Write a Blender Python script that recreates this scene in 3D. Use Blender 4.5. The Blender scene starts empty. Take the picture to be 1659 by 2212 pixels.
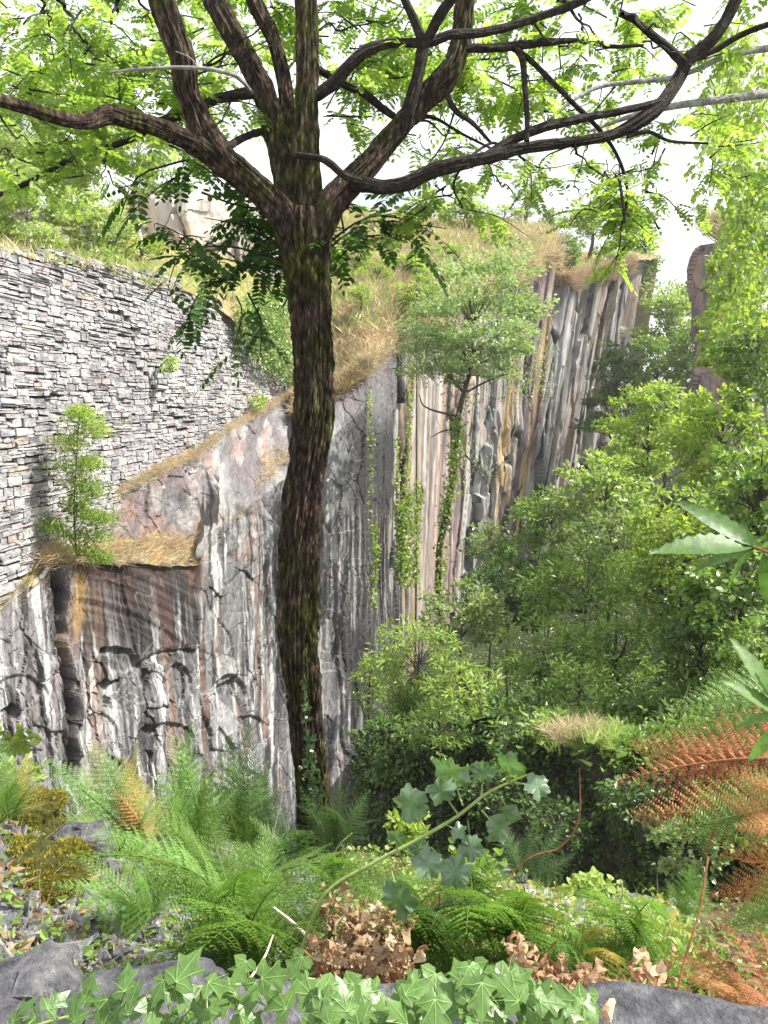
import bpy, math, random
import numpy as np
from mathutils import Vector, Matrix
from mathutils.bvhtree import BVHTree
R = math.radians
rng = np.random.default_rng(7)
random.seed(7)
SC = bpy.context.scene
COL = SC.collection

# ------------------------------------------------------------------ camera, sky, sun, exposure
CAMZ = 1.5
PITCH = math.atan((1106-870)/1659)
cd = bpy.data.cameras.new('camera'); cam = bpy.data.objects.new('camera', cd); COL.objects.link(cam)
cam.location = (0, 0, CAMZ); cam.rotation_euler = (R(90)-PITCH, 0, 0)
cd.sensor_fit = 'HORIZONTAL'; cd.sensor_width = 36; cd.lens = 36; cd.clip_start = .05; cd.clip_end = 3000
SC.camera = cam
SUN_AZ = (0.97, -0.03); SUN_EL = R(53)
h = math.hypot(*SUN_AZ)
SD = Vector((SUN_AZ[0]/h*math.cos(SUN_EL), SUN_AZ[1]/h*math.cos(SUN_EL), math.sin(SUN_EL)))
sl = bpy.data.lights.new('sun', 'SUN'); sl.energy = 5; sl.angle = R(.5); sl.color = (1, .955, .88)
so = bpy.data.objects.new('sun', sl); COL.objects.link(so); so.rotation_euler = SD.to_track_quat('Z', 'Y').to_euler()
w = bpy.data.worlds.new('World'); SC.world = w; w.use_nodes = True
nt = w.node_tree; bg = nt.nodes['Background']
sky = nt.nodes.new('ShaderNodeTexSky'); sky.sky_type = 'NISHITA'; sky.sun_disc = False
sky.sun_elevation = SUN_EL; sky.sun_rotation = math.atan2(SUN_AZ[0], SUN_AZ[1])
sky.dust_density = 3.0; sky.air_density = 1.0; sky.ozone_density = 1.0
tc = nt.nodes.new('ShaderNodeTexCoord'); nz = nt.nodes.new('ShaderNodeTexNoise'); nz.inputs['Scale'].default_value = 2.2
nz.inputs['Detail'].default_value = 6; rp = nt.nodes.new('ShaderNodeValToRGB'); rp.color_ramp.elements[0].position = .26; rp.color_ramp.elements[1].position = .46
mx = nt.nodes.new('ShaderNodeMixRGB'); mx.inputs[2].default_value = (8.5, 8.7, 9.2, 1)
sep = nt.nodes.new('ShaderNodeMath'); sep.operation = 'MULTIPLY'; sep.inputs[1].default_value = .9
nt.links.new(tc.outputs['Generated'], nz.inputs['Vector']); nt.links.new(nz.outputs['Fac'], rp.inputs[0])
nt.links.new(rp.outputs[0], sep.inputs[0]); nt.links.new(sep.outputs[0], mx.inputs[0])
nt.links.new(sky.outputs[0], mx.inputs[1]); nt.links.new(mx.outputs[0], bg.inputs[0]); bg.inputs[1].default_value = .085
SC.view_settings.view_transform = 'Standard'; SC.view_settings.look = 'None'; SC.view_settings.gamma = 1
SC.view_settings.exposure = 1.15
SC.render.engine = 'CYCLES'
SC.cycles.max_bounces = 7; SC.cycles.diffuse_bounces = 3; SC.cycles.glossy_bounces = 2; SC.cycles.transmission_bounces = 5
SC.cycles.use_denoising = True; SC.cycles.caustics_reflective = False; SC.cycles.caustics_refractive = False
SC.cycles.sample_clamp_indirect = 6

# ------------------------------------------------------------------ helpers
CP, SP = math.cos(PITCH), math.sin(PITCH)
def rays(px, py):
    px = np.asarray(px, float); py = np.asarray(py, float)
    x = (px-829.5)/1659; u = -(py-1106)/1659
    return np.stack(np.broadcast_arrays(x, CP+u*SP, -SP+u*CP), -1)
def W(px, py, Y):
    d = rays(px, py); Y = np.asarray(Y, float)
    return d*(Y/d[..., 1])[..., None]+np.array([0, 0, CAMZ])
def wv(px, py, Y): return Vector(W(px, py, Y))
def proj(P):
    x = P[..., 0]; y = P[..., 1]; z = P[..., 2]-CAMZ
    f = y*CP-z*SP; u = y*SP+z*CP
    return 829.5+1659*x/f, 1106-1659*u/f
def pw(Y): return Y/1659.0          # metres per picture unit at distance Y

def hsh(i, j, k=0, s=0):
    n = (i.astype(np.int64)*374761393+j.astype(np.int64)*668265263+np.asarray(k).astype(np.int64)*2147483647+s*974711) & 0xffffffff
    n = ((n ^ (n >> 13))*1274126177) & 0xffffffff
    n = ((n ^ (n >> 16))*2246822519) & 0xffffffff
    return ((n ^ (n >> 15)) & 0xffffff)/float(0xffffff)
def vn(x, y, s=0):
    i = np.floor(x); j = np.floor(y); a = x-i; b = y-j
    a = a*a*(3-2*a); b = b*b*(3-2*b)
    return (hsh(i, j, 0, s)*(1-a)+hsh(i+1, j, 0, s)*a)*(1-b)+(hsh(i, j+1, 0, s)*(1-a)+hsh(i+1, j+1, 0, s)*a)*b
def fbm(x, y, o=4, s=0):
    t = 0; a = .5; n = 0
    for k in range(o):
        t = t+a*vn(x*2**k+17.3*k, y*2**k-9.1*k, s+k); n += a; a *= .5
    return t/n
def vor(x, y, s=0):
    i = np.floor(x); j = np.floor(y)
    f1 = np.full(x.shape, 9.); f2 = f1.copy(); cx = f1.copy(); cy = f1.copy(); idr = f1.copy()
    for di in (-1, 0, 1):
        for dj in (-1, 0, 1):
            a = i+di; b = j+dj
            qx = a+hsh(a, b, 1, s); qy = b+hsh(a, b, 2, s); d = np.hypot(x-qx, y-qy)
            m = d < f1
            f2 = np.where(m, f1, np.minimum(f2, d)); f1 = np.where(m, d, f1)
            cx = np.where(m, qx, cx); cy = np.where(m, qy, cy); idr = np.where(m, hsh(a, b, 3, s), idr)
    return f1, f2, idr, x-cx, y-cy
def ss(a, b, x):
    t = np.clip((x-a)/(b-a), 0, 1); return t*t*(3-2*t)
def blur(a, k0, k1):
    for ax, k in ((0, k0), (1, k1)):
        if k > 0:
            p = np.pad(a, [(k, k) if i == ax else (0, 0) for i in range(2)], mode='edge')
            a = sum(np.take(p, range(j, j+a.shape[ax]), axis=ax)*(k+1-abs(j-k)) for j in range(2*k+1))/float((k+1)**2)
    return a
def ip(x, pts):
    p = np.array(pts, float); return np.interp(x, p[:, 0], p[:, 1])

class MB:
    def __init__(s): s.V = []; s.F = []; s.n = 0
    def add(s, v, *fs):
        v = np.asarray(v, float).reshape(-1, 3); s.V.append(v)
        for f in fs: s.F.append(np.asarray(f, np.int64)+s.n)
        s.n += len(v); return s
    def build(s, name, mat, parent=None, smooth=False, col=None):
        me = bpy.data.meshes.new(name)
        V = np.concatenate(s.V)
        me.vertices.add(len(V)); me.vertices.foreach_set('co', V.astype(np.float32).ravel())
        L = np.concatenate([f.ravel() for f in s.F]); T = np.concatenate([np.full(len(f), f.shape[1]) for f in s.F])
        me.loops.add(len(L)); me.loops.foreach_set('vertex_index', L.astype(np.int32))
        me.polygons.add(len(T)); st = np.concatenate([[0], np.cumsum(T)[:-1]])
        me.polygons.foreach_set('loop_start', st.astype(np.int32))
        try: me.polygons.foreach_set('loop_total', T.astype(np.int32))
        except Exception: pass
        me.polygons.foreach_set('use_smooth', np.full(len(T), smooth))
        me.update(calc_edges=True)
        if col is not None:
            ca = me.color_attributes.new('Col', 'FLOAT_COLOR', 'POINT')
            c = np.ones((len(V), 4), np.float32); c[:, :3] = col; ca.data.foreach_set('color', c.ravel())
        me.materials.append(mat)
        o = bpy.data.objects.new(name, me); COL.objects.link(o)
        if parent: o.parent = parent; o.matrix_parent_inverse = Matrix.Translation(parent.location).inverted()
        return o
def tag(o, label=None, cat=None, group=None, kind=None):
    if label: o['label'] = label
    if cat: o['category'] = cat
    if group: o['group'] = group
    if kind: o['kind'] = kind
    return o
def empty(name, loc, label, cat, group=None):
    o = bpy.data.objects.new(name, None); COL.objects.link(o); o.location = loc; o.empty_display_size = .1
    return tag(o, label, cat, group)
def gridfaces(nr, nc):
    i = np.arange(nr-1)[:, None]*nc+np.arange(nc-1)[None, :]
    return np.stack([i, i+1, i+nc+1, i+nc], -1).reshape(-1, 4)
def norms(P):
    a = np.gradient(P, axis=0); b = np.gradient(P, axis=1); n = np.cross(a, b)
    return n/(np.linalg.norm(n, axis=-1, keepdims=True)+1e-9)
def spline(pts, n):
    P = np.array(pts, float); m = len(P)
    if m == 2: t = np.linspace(0, 1, n)[:, None]; return P[0]*(1-t)+P[1]*t
    E = np.vstack([2*P[0]-P[1], P, 2*P[-1]-P[-2]])
    t = np.linspace(0, m-1-1e-6, n); i = t.astype(int); f = (t-i)[:, None]
    a, b, c, d = E[i], E[i+1], E[i+2], E[i+3]
    return .5*((2*b)+(-a+c)*f+(2*a-5*b+4*c-d)*f**2+(-a+3*b-3*c+d)*f**3)
def tube(mb, pts, seg=8, n=None, bark=0., sc=1., seed=0, cap=True):
    """pts rows x,y,z,r"""
    pts = np.array(pts, float)
    n = n or max(3, 3*len(pts)); Q = spline(pts, n); C = Q[:, :3]; r = np.maximum(Q[:, 3], .0005)
    T = np.gradient(C, axis=0); T /= np.linalg.norm(T, axis=1, keepdims=True)+1e-9
    ref = np.array([0, 1, 0.]) if abs(T[:, 1]).mean() < .8 else np.array([1, 0, 0.])
    A = np.cross(T, ref); A /= np.linalg.norm(A, axis=1, keepdims=True)+1e-9; B = np.cross(T, A)
    th = np.linspace(0, 2*np.pi, seg, endpoint=False)
    rr = np.repeat(r[:, None], seg, 1)
    if bark:
        L = np.concatenate([[0], np.cumsum(np.linalg.norm(np.diff(C, axis=0), axis=1))])[:, None]
        # periodic furrows: sample noise on cos/sin
        cx = np.cos(th)[None]*2.2*sc; cy = np.sin(th)[None]*2.2*sc
        q = fbm(cx+L*1.3+fbm(L*4, cy, 2, seed)*1.2, cy*1.0+L*.9+31, 3, seed+5)
        rid = 1-np.abs(fbm(cx*2.6+L*3.0+.5*q, cy*2.6-L*2.6+7, 4, seed+9)*2-1)*5.5
        rr = rr*(1+bark*.9*(q-.5)*1.2)+bark*rr*.3*(np.clip(rid, -1, 1))+bark*rr*.5*(fbm(cx*5+L*14, cy*5-L*9, 2, seed+3)-.5)
        lump = fbm(cx*.5+L*1.6, cy*.5+L*1.1, 2, seed+2)-.5; rr = rr*(1+.22*lump)
    P = C[:, None]+rr[..., None]*(np.cos(th)[None, :, None]*A[:, None]+np.sin(th)[None, :, None]*B[:, None])
    i = np.arange(n-1)[:, None]*seg; j = np.arange(seg)[None]; k = (j+1) % seg
    F = np.stack([i+j, i+k, i+seg+k, i+seg+j], -1).reshape(-1, 4)
    mb.add(P.reshape(-1, 3), F)
    if cap:
        mb.add(np.vstack([P[-1], C[-1]]), [[a, (a+1) % seg, seg] for a in range(seg)])
    return C
def unit(v): return v/(np.linalg.norm(v, axis=-1, keepdims=True)+1e-9)
def place(mb, tv, tf, pos, fwd, nrm, size):
    """template lies along +x, normal +z"""
    pos = np.asarray(pos, float); N = len(pos)
    if not N: return
    f = unit(fwd); n = nrm-(nrm*f).sum(1, keepdims=True)*f; n = unit(n); s = np.cross(n, f)
    M = np.stack([f, s, n], 1)
    size = np.broadcast_to(np.asarray(size, float), (N,))
    V = np.einsum('vk,nkj->nvj', tv, M)*size[:, None, None]+pos[:, None]
    nv = len(tv)
    fs = [(f_[None]+(np.arange(N)*nv)[:, None, None]).reshape(-1, f_.shape[1]) for f_ in tf]
    mb.add(V.reshape(-1, 3), *fs)
def rv(n): return unit(rng.normal(size=(n, 3)))

def curl_t(seed):
    g_ = np.random.default_rng(seed); u = np.linspace(0, 1, 7); V = []; F = []
    for i, t in enumerate(u):
        a = t*(2.2+g_.random()*1.2); w_ = .3*math.sin(math.pi*min(.97, t*.9+.08))**.7
        for k, v in enumerate((-1, -.5, 0, .5, 1)):
            V.append([.35*math.sin(a)+.3*t, v*w_*(.8+.3*g_.random()), .35*(1-math.cos(a))+.22*(abs(v)**2)*w_*3*(.5+g_.random())+.03*g_.normal()])
    for i in range(6):
        for k in range(4): b = i*5+k; F.append([b, b+1, b+6, b+5])
    return np.array(V), [np.array(F)]
T_CURL = [curl_t(i) for i in range(5)]
# ---- leaf templates (length 1 along x)
def leaf_t(w=.3, fold=.08, droop=.12, peak=.45):
    v = np.array([[0, 0, 0], [peak*.5, w*.42, fold*.7], [peak, w*.5, fold], [.8, w*.3, fold*.4-droop*.5], [1, 0, -droop],
                  [.8, -w*.3, fold*.4-droop*.5], [peak, -w*.5, fold], [peak*.5, -w*.42, fold*.7], [peak, 0, -.02]])
    return v, [np.array([[0, 1, 2, 8], [8, 2, 3, 4], [8, 4, 5, 6], [0, 8, 6, 7]])]
T_OVAL = leaf_t(.5); T_LANCE = leaf_t(.26); T_ROUND = leaf_t(.75, .05, .1, .4)
def quad_t(w):
    return np.array([[0, 0, 0], [.5, w/2, .06], [1, 0, -.06], [.5, -w/2, .06]]), [np.array([[0, 1, 2, 3]])]
T_Q = quad_t(.55); T_QL = quad_t(.3)
def blade_t():
    return np.array([[0, .02, 0], [0, -.02, 0], [.45, -.018, .0], [.45, .018, .0], [1, 0, -.1]]), [np.array([[0, 1, 2, 3]]), np.array([[3, 2, 4]])]
T_BL = blade_t()
def compound_t(pairs=7, lw=.5, ll=.2):
    """a pinnate leaf: thin rachis with oval leaflets"""
    V = []; F4 = []; n = 0
    def add(v, f):
        nonlocal n
        V.append(v); F4.append(f+n); n += len(v)
    tv, tf = np.array([[0, 0, 0], [.25, .42, .02], [.7, .42, 0], [1, 0, -.05], [.7, -.42, 0], [.25, -.42, .02]]), None
    rz = lambda x: -.22*x*x
    add(np.array([[0, .006, 0], [0, -.006, 0], [.5, -.005, rz(.5)], [.5, .005, rz(.5)]]), np.array([[0, 1, 2, 3]]))
    add(np.array([[.5, .005, rz(.5)], [.5, -.005, rz(.5)], [1, -.003, rz(1)], [1, .003, rz(1)]]), np.array([[0, 1, 2, 3]]))
    hexes = []
    for k in range(pairs+1):
        x = .16+.8*k/pairs; L = ll*(.72+.28*math.sin(math.pi*(k+.6)/(pairs+1)))
        for s in ((1, -1) if k < pairs else (0,)):
            a = s*(R(72)+rng.normal()*.12); t = rng.normal()*.25
            q = tv*np.array([L, L*lw, L])
            ca, sa = math.cos(a), math.sin(a)
            # twist
            y, z = q[:, 1]*math.cos(t)-q[:, 2]*math.sin(t), q[:, 1]*math.sin(t)+q[:, 2]*math.cos(t)
            z = z-.25*q[:, 0]
            q = np.stack([x+q[:, 0]*ca-y*sa, q[:, 0]*sa+y*ca+.0, z+rz(x)], -1)
            add(q, np.array([[0, 1, 2, 3], [0, 3, 4, 5]]))
    return np.vstack(V), [np.vstack(F4)]
T_PIN = [compound_t(p, .56, .23) for p in (5, 6, 7, 8)]

# ------------------------------------------------------------------ materials
def newmat(name):
    m = bpy.data.materials.new(name); m.use_nodes = True; n = m.node_tree
    for x in list(n.nodes): n.nodes.remove(x)
    out = n.nodes.new('ShaderNodeOutputMaterial'); return m, n, out
def nd(n, t, **k):
    x = n.nodes.new(t)
    for a, b in k.items():
        if hasattr(x, a) and a not in x.inputs: setattr(x, a, b)
    return x
def ramp(n, stops, src=None):
    r = n.nodes.new('ShaderNodeValToRGB'); e = r.color_ramp.elements
    while len(e) > 1: e.remove(e[-1])
    e[0].position = stops[0][0]; e[0].color = (*stops[0][1], 1)
    for p, c in stops[1:]:
        x = e.new(p); x.color = (*c, 1)
    if src: n.links.new(src, r.inputs[0])
    return r
def noise(n, vec, scale, detail=4, rough=.55, dist=0):
    x = n.nodes.new('ShaderNodeTexNoise'); x.inputs['Scale'].default_value = scale; x.inputs['Detail'].default_value = detail
    x.inputs['Roughness'].default_value = rough; x.inputs['Distortion'].default_value = dist
    if vec is not None: n.links.new(vec, x.inputs['Vector'])
    return x
def mul(n, a, b, op='MULTIPLY'):
    x = n.nodes.new('ShaderNodeMixRGB'); x.blend_type = op; x.inputs[0].default_value = 1
    n.links.new(a, x.inputs[1]); n.links.new(b, x.inputs[2]); return x.outputs[0]
def leafmat(name, cols, trans=.45, gl=.35, rough=.42, tint=(1.1, 1.15, .55), fine=0):
    m, n, out = newmat(name)
    g = n.nodes.new('ShaderNodeNewGeometry')
    r = ramp(n, [((i+.0)/max(1, len(cols)-1), c) for i, c in enumerate(cols)], g.outputs['Random Per Island'])
    tcn = n.nodes.new('ShaderNodeTexCoord'); z = noise(n, tcn.outputs['Object'], 1.1, 2)
    v = ramp(n, [(.3, (.72, .78, .72)), (.7, (1.25, 1.2, 1.1))], z.outputs['Fac'])
    c = mul(n, r.outputs[0], v.outputs[0])
    if fine: c = mul(n, c, ramp(n, [(.3, (.55, .6, .55)), (.5, (1, 1, 1)), (.68, (1.3, 1.25, 1.25)), (.8, (1.7, 1.5, 1.3))], noise(n, tcn.outputs['Object'], fine, 6, .7).outputs['Fac']).outputs[0])
    p = n.nodes.new('ShaderNodeBsdfPrincipled'); p.inputs['Roughness'].default_value = rough
    p.inputs['Specular IOR Level'].default_value = gl
    n.links.new(c, p.inputs['Base Color'])
    if fine:
        b_ = n.nodes.new('ShaderNodeBump'); b_.inputs['Strength'].default_value = .5; b_.inputs['Distance'].default_value = .004; n.links.new(noise(n, tcn.outputs['Object'], fine*.8, 4).outputs['Fac'], b_.inputs['Height']); n.links.new(b_.outputs[0], p.inputs['Normal'])
    t = n.nodes.new('ShaderNodeBsdfTranslucent')
    k = n.nodes.new('ShaderNodeMixRGB'); k.blend_type = 'MULTIPLY'; k.inputs[0].default_value = 1; k.inputs[2].default_value = (*[x*1.35 for x in tint], 1)
    n.links.new(c, k.inputs[1]); n.links.new(k.outputs[0], t.inputs[0])
    mxs = n.nodes.new('ShaderNodeMixShader'); mxs.inputs[0].default_value = trans
    n.links.new(p.outputs[0], mxs.inputs[1]); n.links.new(t.outputs[0], mxs.inputs[2]); n.links.new(mxs.outputs[0], out.inputs[0])
    return m
def solid(name, stops, scale=8, stretch=(1, 1, 1), bump=.3, rough=.85, detail=6, stops2=None, scale2=1.5, bscale=None, attr=False, island=None):
    m, n, out = newmat(name)
    tcn = n.nodes.new('ShaderNodeTexCoord'); mp = n.nodes.new('ShaderNodeMapping'); mp.inputs['Scale'].default_value = stretch
    n.links.new(tcn.outputs['Object'], mp.inputs['Vector'])
    z = noise(n, mp.outputs[0], scale, detail, .62)
    c = ramp(n, stops, z.outputs['Fac']).outputs[0]
    if stops2:
        z2 = noise(n, tcn.outputs['Object'], scale2, 5, .6); c = mul(n, c, ramp(n, stops2, z2.outputs['Fac']).outputs[0])
    if attr:
        a = n.nodes.new('ShaderNodeAttribute'); a.attribute_name = 'Col'; c = mul(n, c, a.outputs['Color'])
    if island:
        g = n.nodes.new('ShaderNodeNewGeometry'); c = mul(n, c, ramp(n, island, g.outputs['Random Per Island']).outputs[0])
    p = n.nodes.new('ShaderNodeBsdfPrincipled'); p.inputs['Roughness'].default_value = rough; p.inputs['Specular IOR Level'].default_value = .3
    n.links.new(c, p.inputs['Base Color'])
    zb = noise(n, mp.outputs[0], bscale or scale*3, 6, .65)
    b = n.nodes.new('ShaderNodeBump'); b.inputs['Strength'].default_value = bump; b.inputs['Distance'].default_value = .05
    n.links.new(zb.outputs['Fac'], b.inputs['Height']); n.links.new(b.outputs[0], p.inputs['Normal'])
    n.links.new(p.outputs[0], out.inputs[0]); return m

M = {}
M['rock'] = solid('cliff rock', [(.25, (.62, .6, .6)), (.5, (1, 1, 1)), (.75, (1.3, 1.28, 1.25))], 9, (1, 1, .35), .45, .6, attr=True, bscale=26)
M['farrock'] = solid('far cliff rock', [(.25, (.6, .58, .58)), (.5, (1, 1, 1)), (.75, (1.35, 1.32, 1.28))], 3, (1, .6, .2), .45, .75, attr=True, bscale=9)
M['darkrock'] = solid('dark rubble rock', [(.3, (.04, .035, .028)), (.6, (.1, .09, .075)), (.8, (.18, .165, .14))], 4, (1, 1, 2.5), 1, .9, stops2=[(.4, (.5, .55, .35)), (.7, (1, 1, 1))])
M['walls'] = solid('dry slate stones', [(.3, (.5, .5, .51)), (.5, (.95, .94, .95)), (.72, (1.5, 1.5, 1.45))], 5, (1, 1, 1.6), .7, .7,
                   island=[(0, (.2, .2, .21)), (.1, (.33, .33, .33)), (.4, (.37, .37, .365)), (.6, (.4, .39, .385)), (.75, (.35, .3, .3)), (.83, (.42, .41, .39)), (.93, (.5, .49, .46)), (1, (.44, .35, .27))], bscale=12,
                   stops2=[(.3, (.72, .7, .74)), (.6, (1.1, 1.1, 1.1))], scale2=.7)
M['wallcore'] = solid('wall gaps', [(.3, (.03, .028, .026)), (.7, (.09, .082, .074))], 6)
M['bark'] = solid('furrowed bark', [(.36, (.008, .006, .004)), (.5, (.045, .033, .024)), (.62, (.12, .09, .068)), (.74, (.36, .31, .26))], 46, (1, 1, .3), 1.0, .95, bscale=60,
                  stops2=[(.45, (1.15, 1, .92)), (.58, (1.0, 1.35, .45)), (.75, (1.1, 1.6, .3))], scale2=4)
M['branch'] = solid('dark branch bark', [(.3, (.012, .009, .007)), (.55, (.05, .038, .03)), (.72, (.13, .11, .095)), (.82, (.35, .34, .31))], 30, (1, 1, 1), 1, .9,
                    stops2=[(.5, (1, 1, 1)), (.66, (.7, .8, .3))], scale2=5)
M['greybark'] = solid('pale grey bark', [(.3, (.12, .11, .1)), (.6, (.38, .36, .34)), (.8, (.55, .53, .5))], 22, (1, 1, 1), .6, .8)
M['shrubwood'] = solid('shrub wood', [(.3, (.03, .024, .018)), (.7, (.12, .1, .075))], 12, (1, 1, .4), .6, .9)
M['birchwood'] = solid('birch bark', [(.38, (.06, .055, .05)), (.5, (.45, .44, .42)), (.8, (.65, .64, .62))], 5, (1, 1, 3), .3, .7)
M['dirt'] = solid('slope soil', [(.3, (.05, .035, .022)), (.55, (.13, .095, .06)), (.75, (.24, .19, .13))], 5, (1, 1, 1), 1, .95, stops2=[(.35, (.6, .75, .35)), (.65, (1.1, 1, .9))], scale2=.9)
M['hill'] = solid('dry hillside', [(.3, (.16, .12, .07)), (.5, (.3, .22, .13)), (.75, (.44, .34, .23))], 1.4, (1, 1, 1), 1, .95, stops2=[(.35, (.45, .6, .3)), (.6, (1.1, 1, .9))], scale2=.16)
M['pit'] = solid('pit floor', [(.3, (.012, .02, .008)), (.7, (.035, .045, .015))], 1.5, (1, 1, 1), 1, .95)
M['moss'] = solid('moss', [(.3, (.03, .035, .006)), (.5, (.09, .095, .015)), (.75, (.2, .18, .03))], 40, (1, 1, 1), 1, .95)
M['stone'] = solid('grey parapet stone', [(.3, (.05, .05, .055)), (.5, (.13, .13, .14)), (.66, (.24, .24, .245)), (.75, (.42, .42, .4))], 22, (1, 1, 1), .8, .85, stops2=[(.4, (.75, .76, .78)), (.6, (1.1, 1.08, 1.05))], scale2=5)
M['slate'] = solid('broken slate', [(.3, (.5, .5, .5)), (.7, (1.3, 1.3, 1.3))], 12, (1, 1, 1), .5, .6, island=[(0, (.07, .075, .09)), (.5, (.16, .165, .19)), (.85, (.26, .26, .28)), (1, (.3, .26, .22))])
M['dead'] = leafmat('dead leaf', [(.25, .15, .085), (.42, .3, .2), (.2, .11, .06), (.5, .4, .29), (.33, .2, .12)], .2, .2, .7, (1.1, .9, .7), fine=45)
M['ochre'] = leafmat('orange fern', [(.38, .2, .085), (.46, .27, .12), (.3, .14, .06)], .35, .2, .6, (1.1, .85, .6))
M['rust'] = leafmat('rust fern', [(.3, .125, .065), (.38, .18, .09), (.24, .09, .05)], .3, .2, .6, (1.1, .8, .6))
M['yfern'] = leafmat('yellowing fern', [(.32, .3, .1), (.25, .3, .08), (.42, .33, .13), (.34, .24, .1)], .4, .2, .55, (1.1, 1, .5))
M['fern'] = leafmat('bracken', [(.1, .18, .04), (.14, .23, .05), (.1, .185, .055)], .42, .4, .4, (1.1, 1.15, .5))
M['fern2'] = leafmat('fresh bracken', [(.13, .25, .055), (.17, .3, .08), (.11, .21, .055)], .45, .35, .4, (1.1, 1.15, .5))
M['fernd'] = leafmat('blue green bracken', [(.06, .115, .042), (.085, .145, .052)], .3, .5, .4, (1, 1.15, .6))
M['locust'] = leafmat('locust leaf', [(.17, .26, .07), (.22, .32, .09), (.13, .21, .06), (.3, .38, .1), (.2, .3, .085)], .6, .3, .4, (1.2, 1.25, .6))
M['locustd'] = leafmat('shade-tinted locust leaf', [(.035, .085, .015), (.05, .11, .02), (.045, .095, .022)], .4, .25, .4, (1, 1.2, .4))  # darker copy of the locust leaf, shade put into its colour
M['ivy'] = leafmat('ivy leaf', [(.09, .18, .04), (.12, .22, .05), (.05, .12, .03), (.17, .28, .075), (.07, .14, .035)], .35, .45, .35, (1.1, 1.1, .4), fine=45)
M['ivyvein'] = solid('ivy vein', [(.3, (.16, .26, .08)), (.7, (.2, .31, .1))], 5, bump=0)
M['ivyd'] = leafmat('small ivy leaf', [(.03, .075, .025), (.05, .1, .035), (.08, .15, .05)], .35, .5, .35)
M['poplar'] = leafmat('poplar leaf', [(.12, .2, .115), (.17, .25, .16), (.09, .16, .085)], .25, .8, .3, (1, 1.3, .4), fine=45)
M['chest'] = leafmat('chestnut leaf', [(.08, .16, .045), (.1, .19, .05)], .4, .35, .45, fine=45)
M['straw'] = leafmat('straw grass', [(.46, .38, .26), (.56, .48, .34), (.4, .31, .2), (.5, .4, .28)], .25, .2, .7, (1, .95, .8))
M['brush'] = leafmat('brown brush', [(.34, .25, .17), (.42, .34, .24), (.28, .2, .13), (.46, .4, .28)], .2, .2, .7, (1, .9, .8))
M['litter'] = leafmat('leaf litter', [(.2, .13, .08), (.33, .23, .15), (.14, .09, .06), (.42, .34, .24)], .2, .2, .7, (1, .9, .7))
M['stemg'] = solid('green stem', [(.3, (.16, .24, .06)), (.7, (.32, .4, .14))], 20, bump=.1, rough=.5)
M['stemb'] = solid('brown stem', [(.3, (.12, .05, .02)), (.7, (.33, .15, .06))], 30, bump=.3)
M['stemd'] = solid('dry pale stem', [(.3, (.3, .25, .18)), (.7, (.55, .5, .42))], 30, bump=.3)
def foliage(nm, a, b, c, t=.4): M[nm] = leafmat(nm, [a, b, c, b], t, .5, .38)
foliage('g_light', (.18, .27, .07), (.26, .36, .1), (.34, .43, .15))
foliage('g_mid', (.1, .175, .04), (.155, .25, .06), (.23, .33, .09))
foliage('g_dark', (.05, .1, .03), (.08, .15, .04), (.13, .21, .055), .35)
foliage('g_yel', (.24, .33, .07), (.32, .41, .1), (.17, .26, .06), .5)
foliage('g_birch', (.3, .39, .15), (.38, .45, .19), (.2, .29, .1), .45)
foliage('g_grey', (.13, .19, .08), (.19, .26, .11), (.27, .33, .16), .4)
foliage('g_pale', (.2, .29, .13), (.27, .36, .18), (.33, .41, .23), .4)

# ------------------------------------------------------------------ large structure: cliffs
def mixc(c, m, col): return c*(1-m[..., None])+np.asarray(col)*m[..., None]
def sheet(name, P, disp, col, mat, flip=False, parent=None):
    N = norms(P); N = -N if flip else N
    Q = P+N*disp[..., None]
    mb = MB(); mb.add(Q.reshape(-1, 3), gridfaces(*P.shape[:2]))
    o = mb.build(name, mat, parent, col=None if col is None else col.reshape(-1, 3)); return o, Q
def wallY(px): return 9.28/(.163-(np.asarray(px, float)-829.5)/1659)

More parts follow.
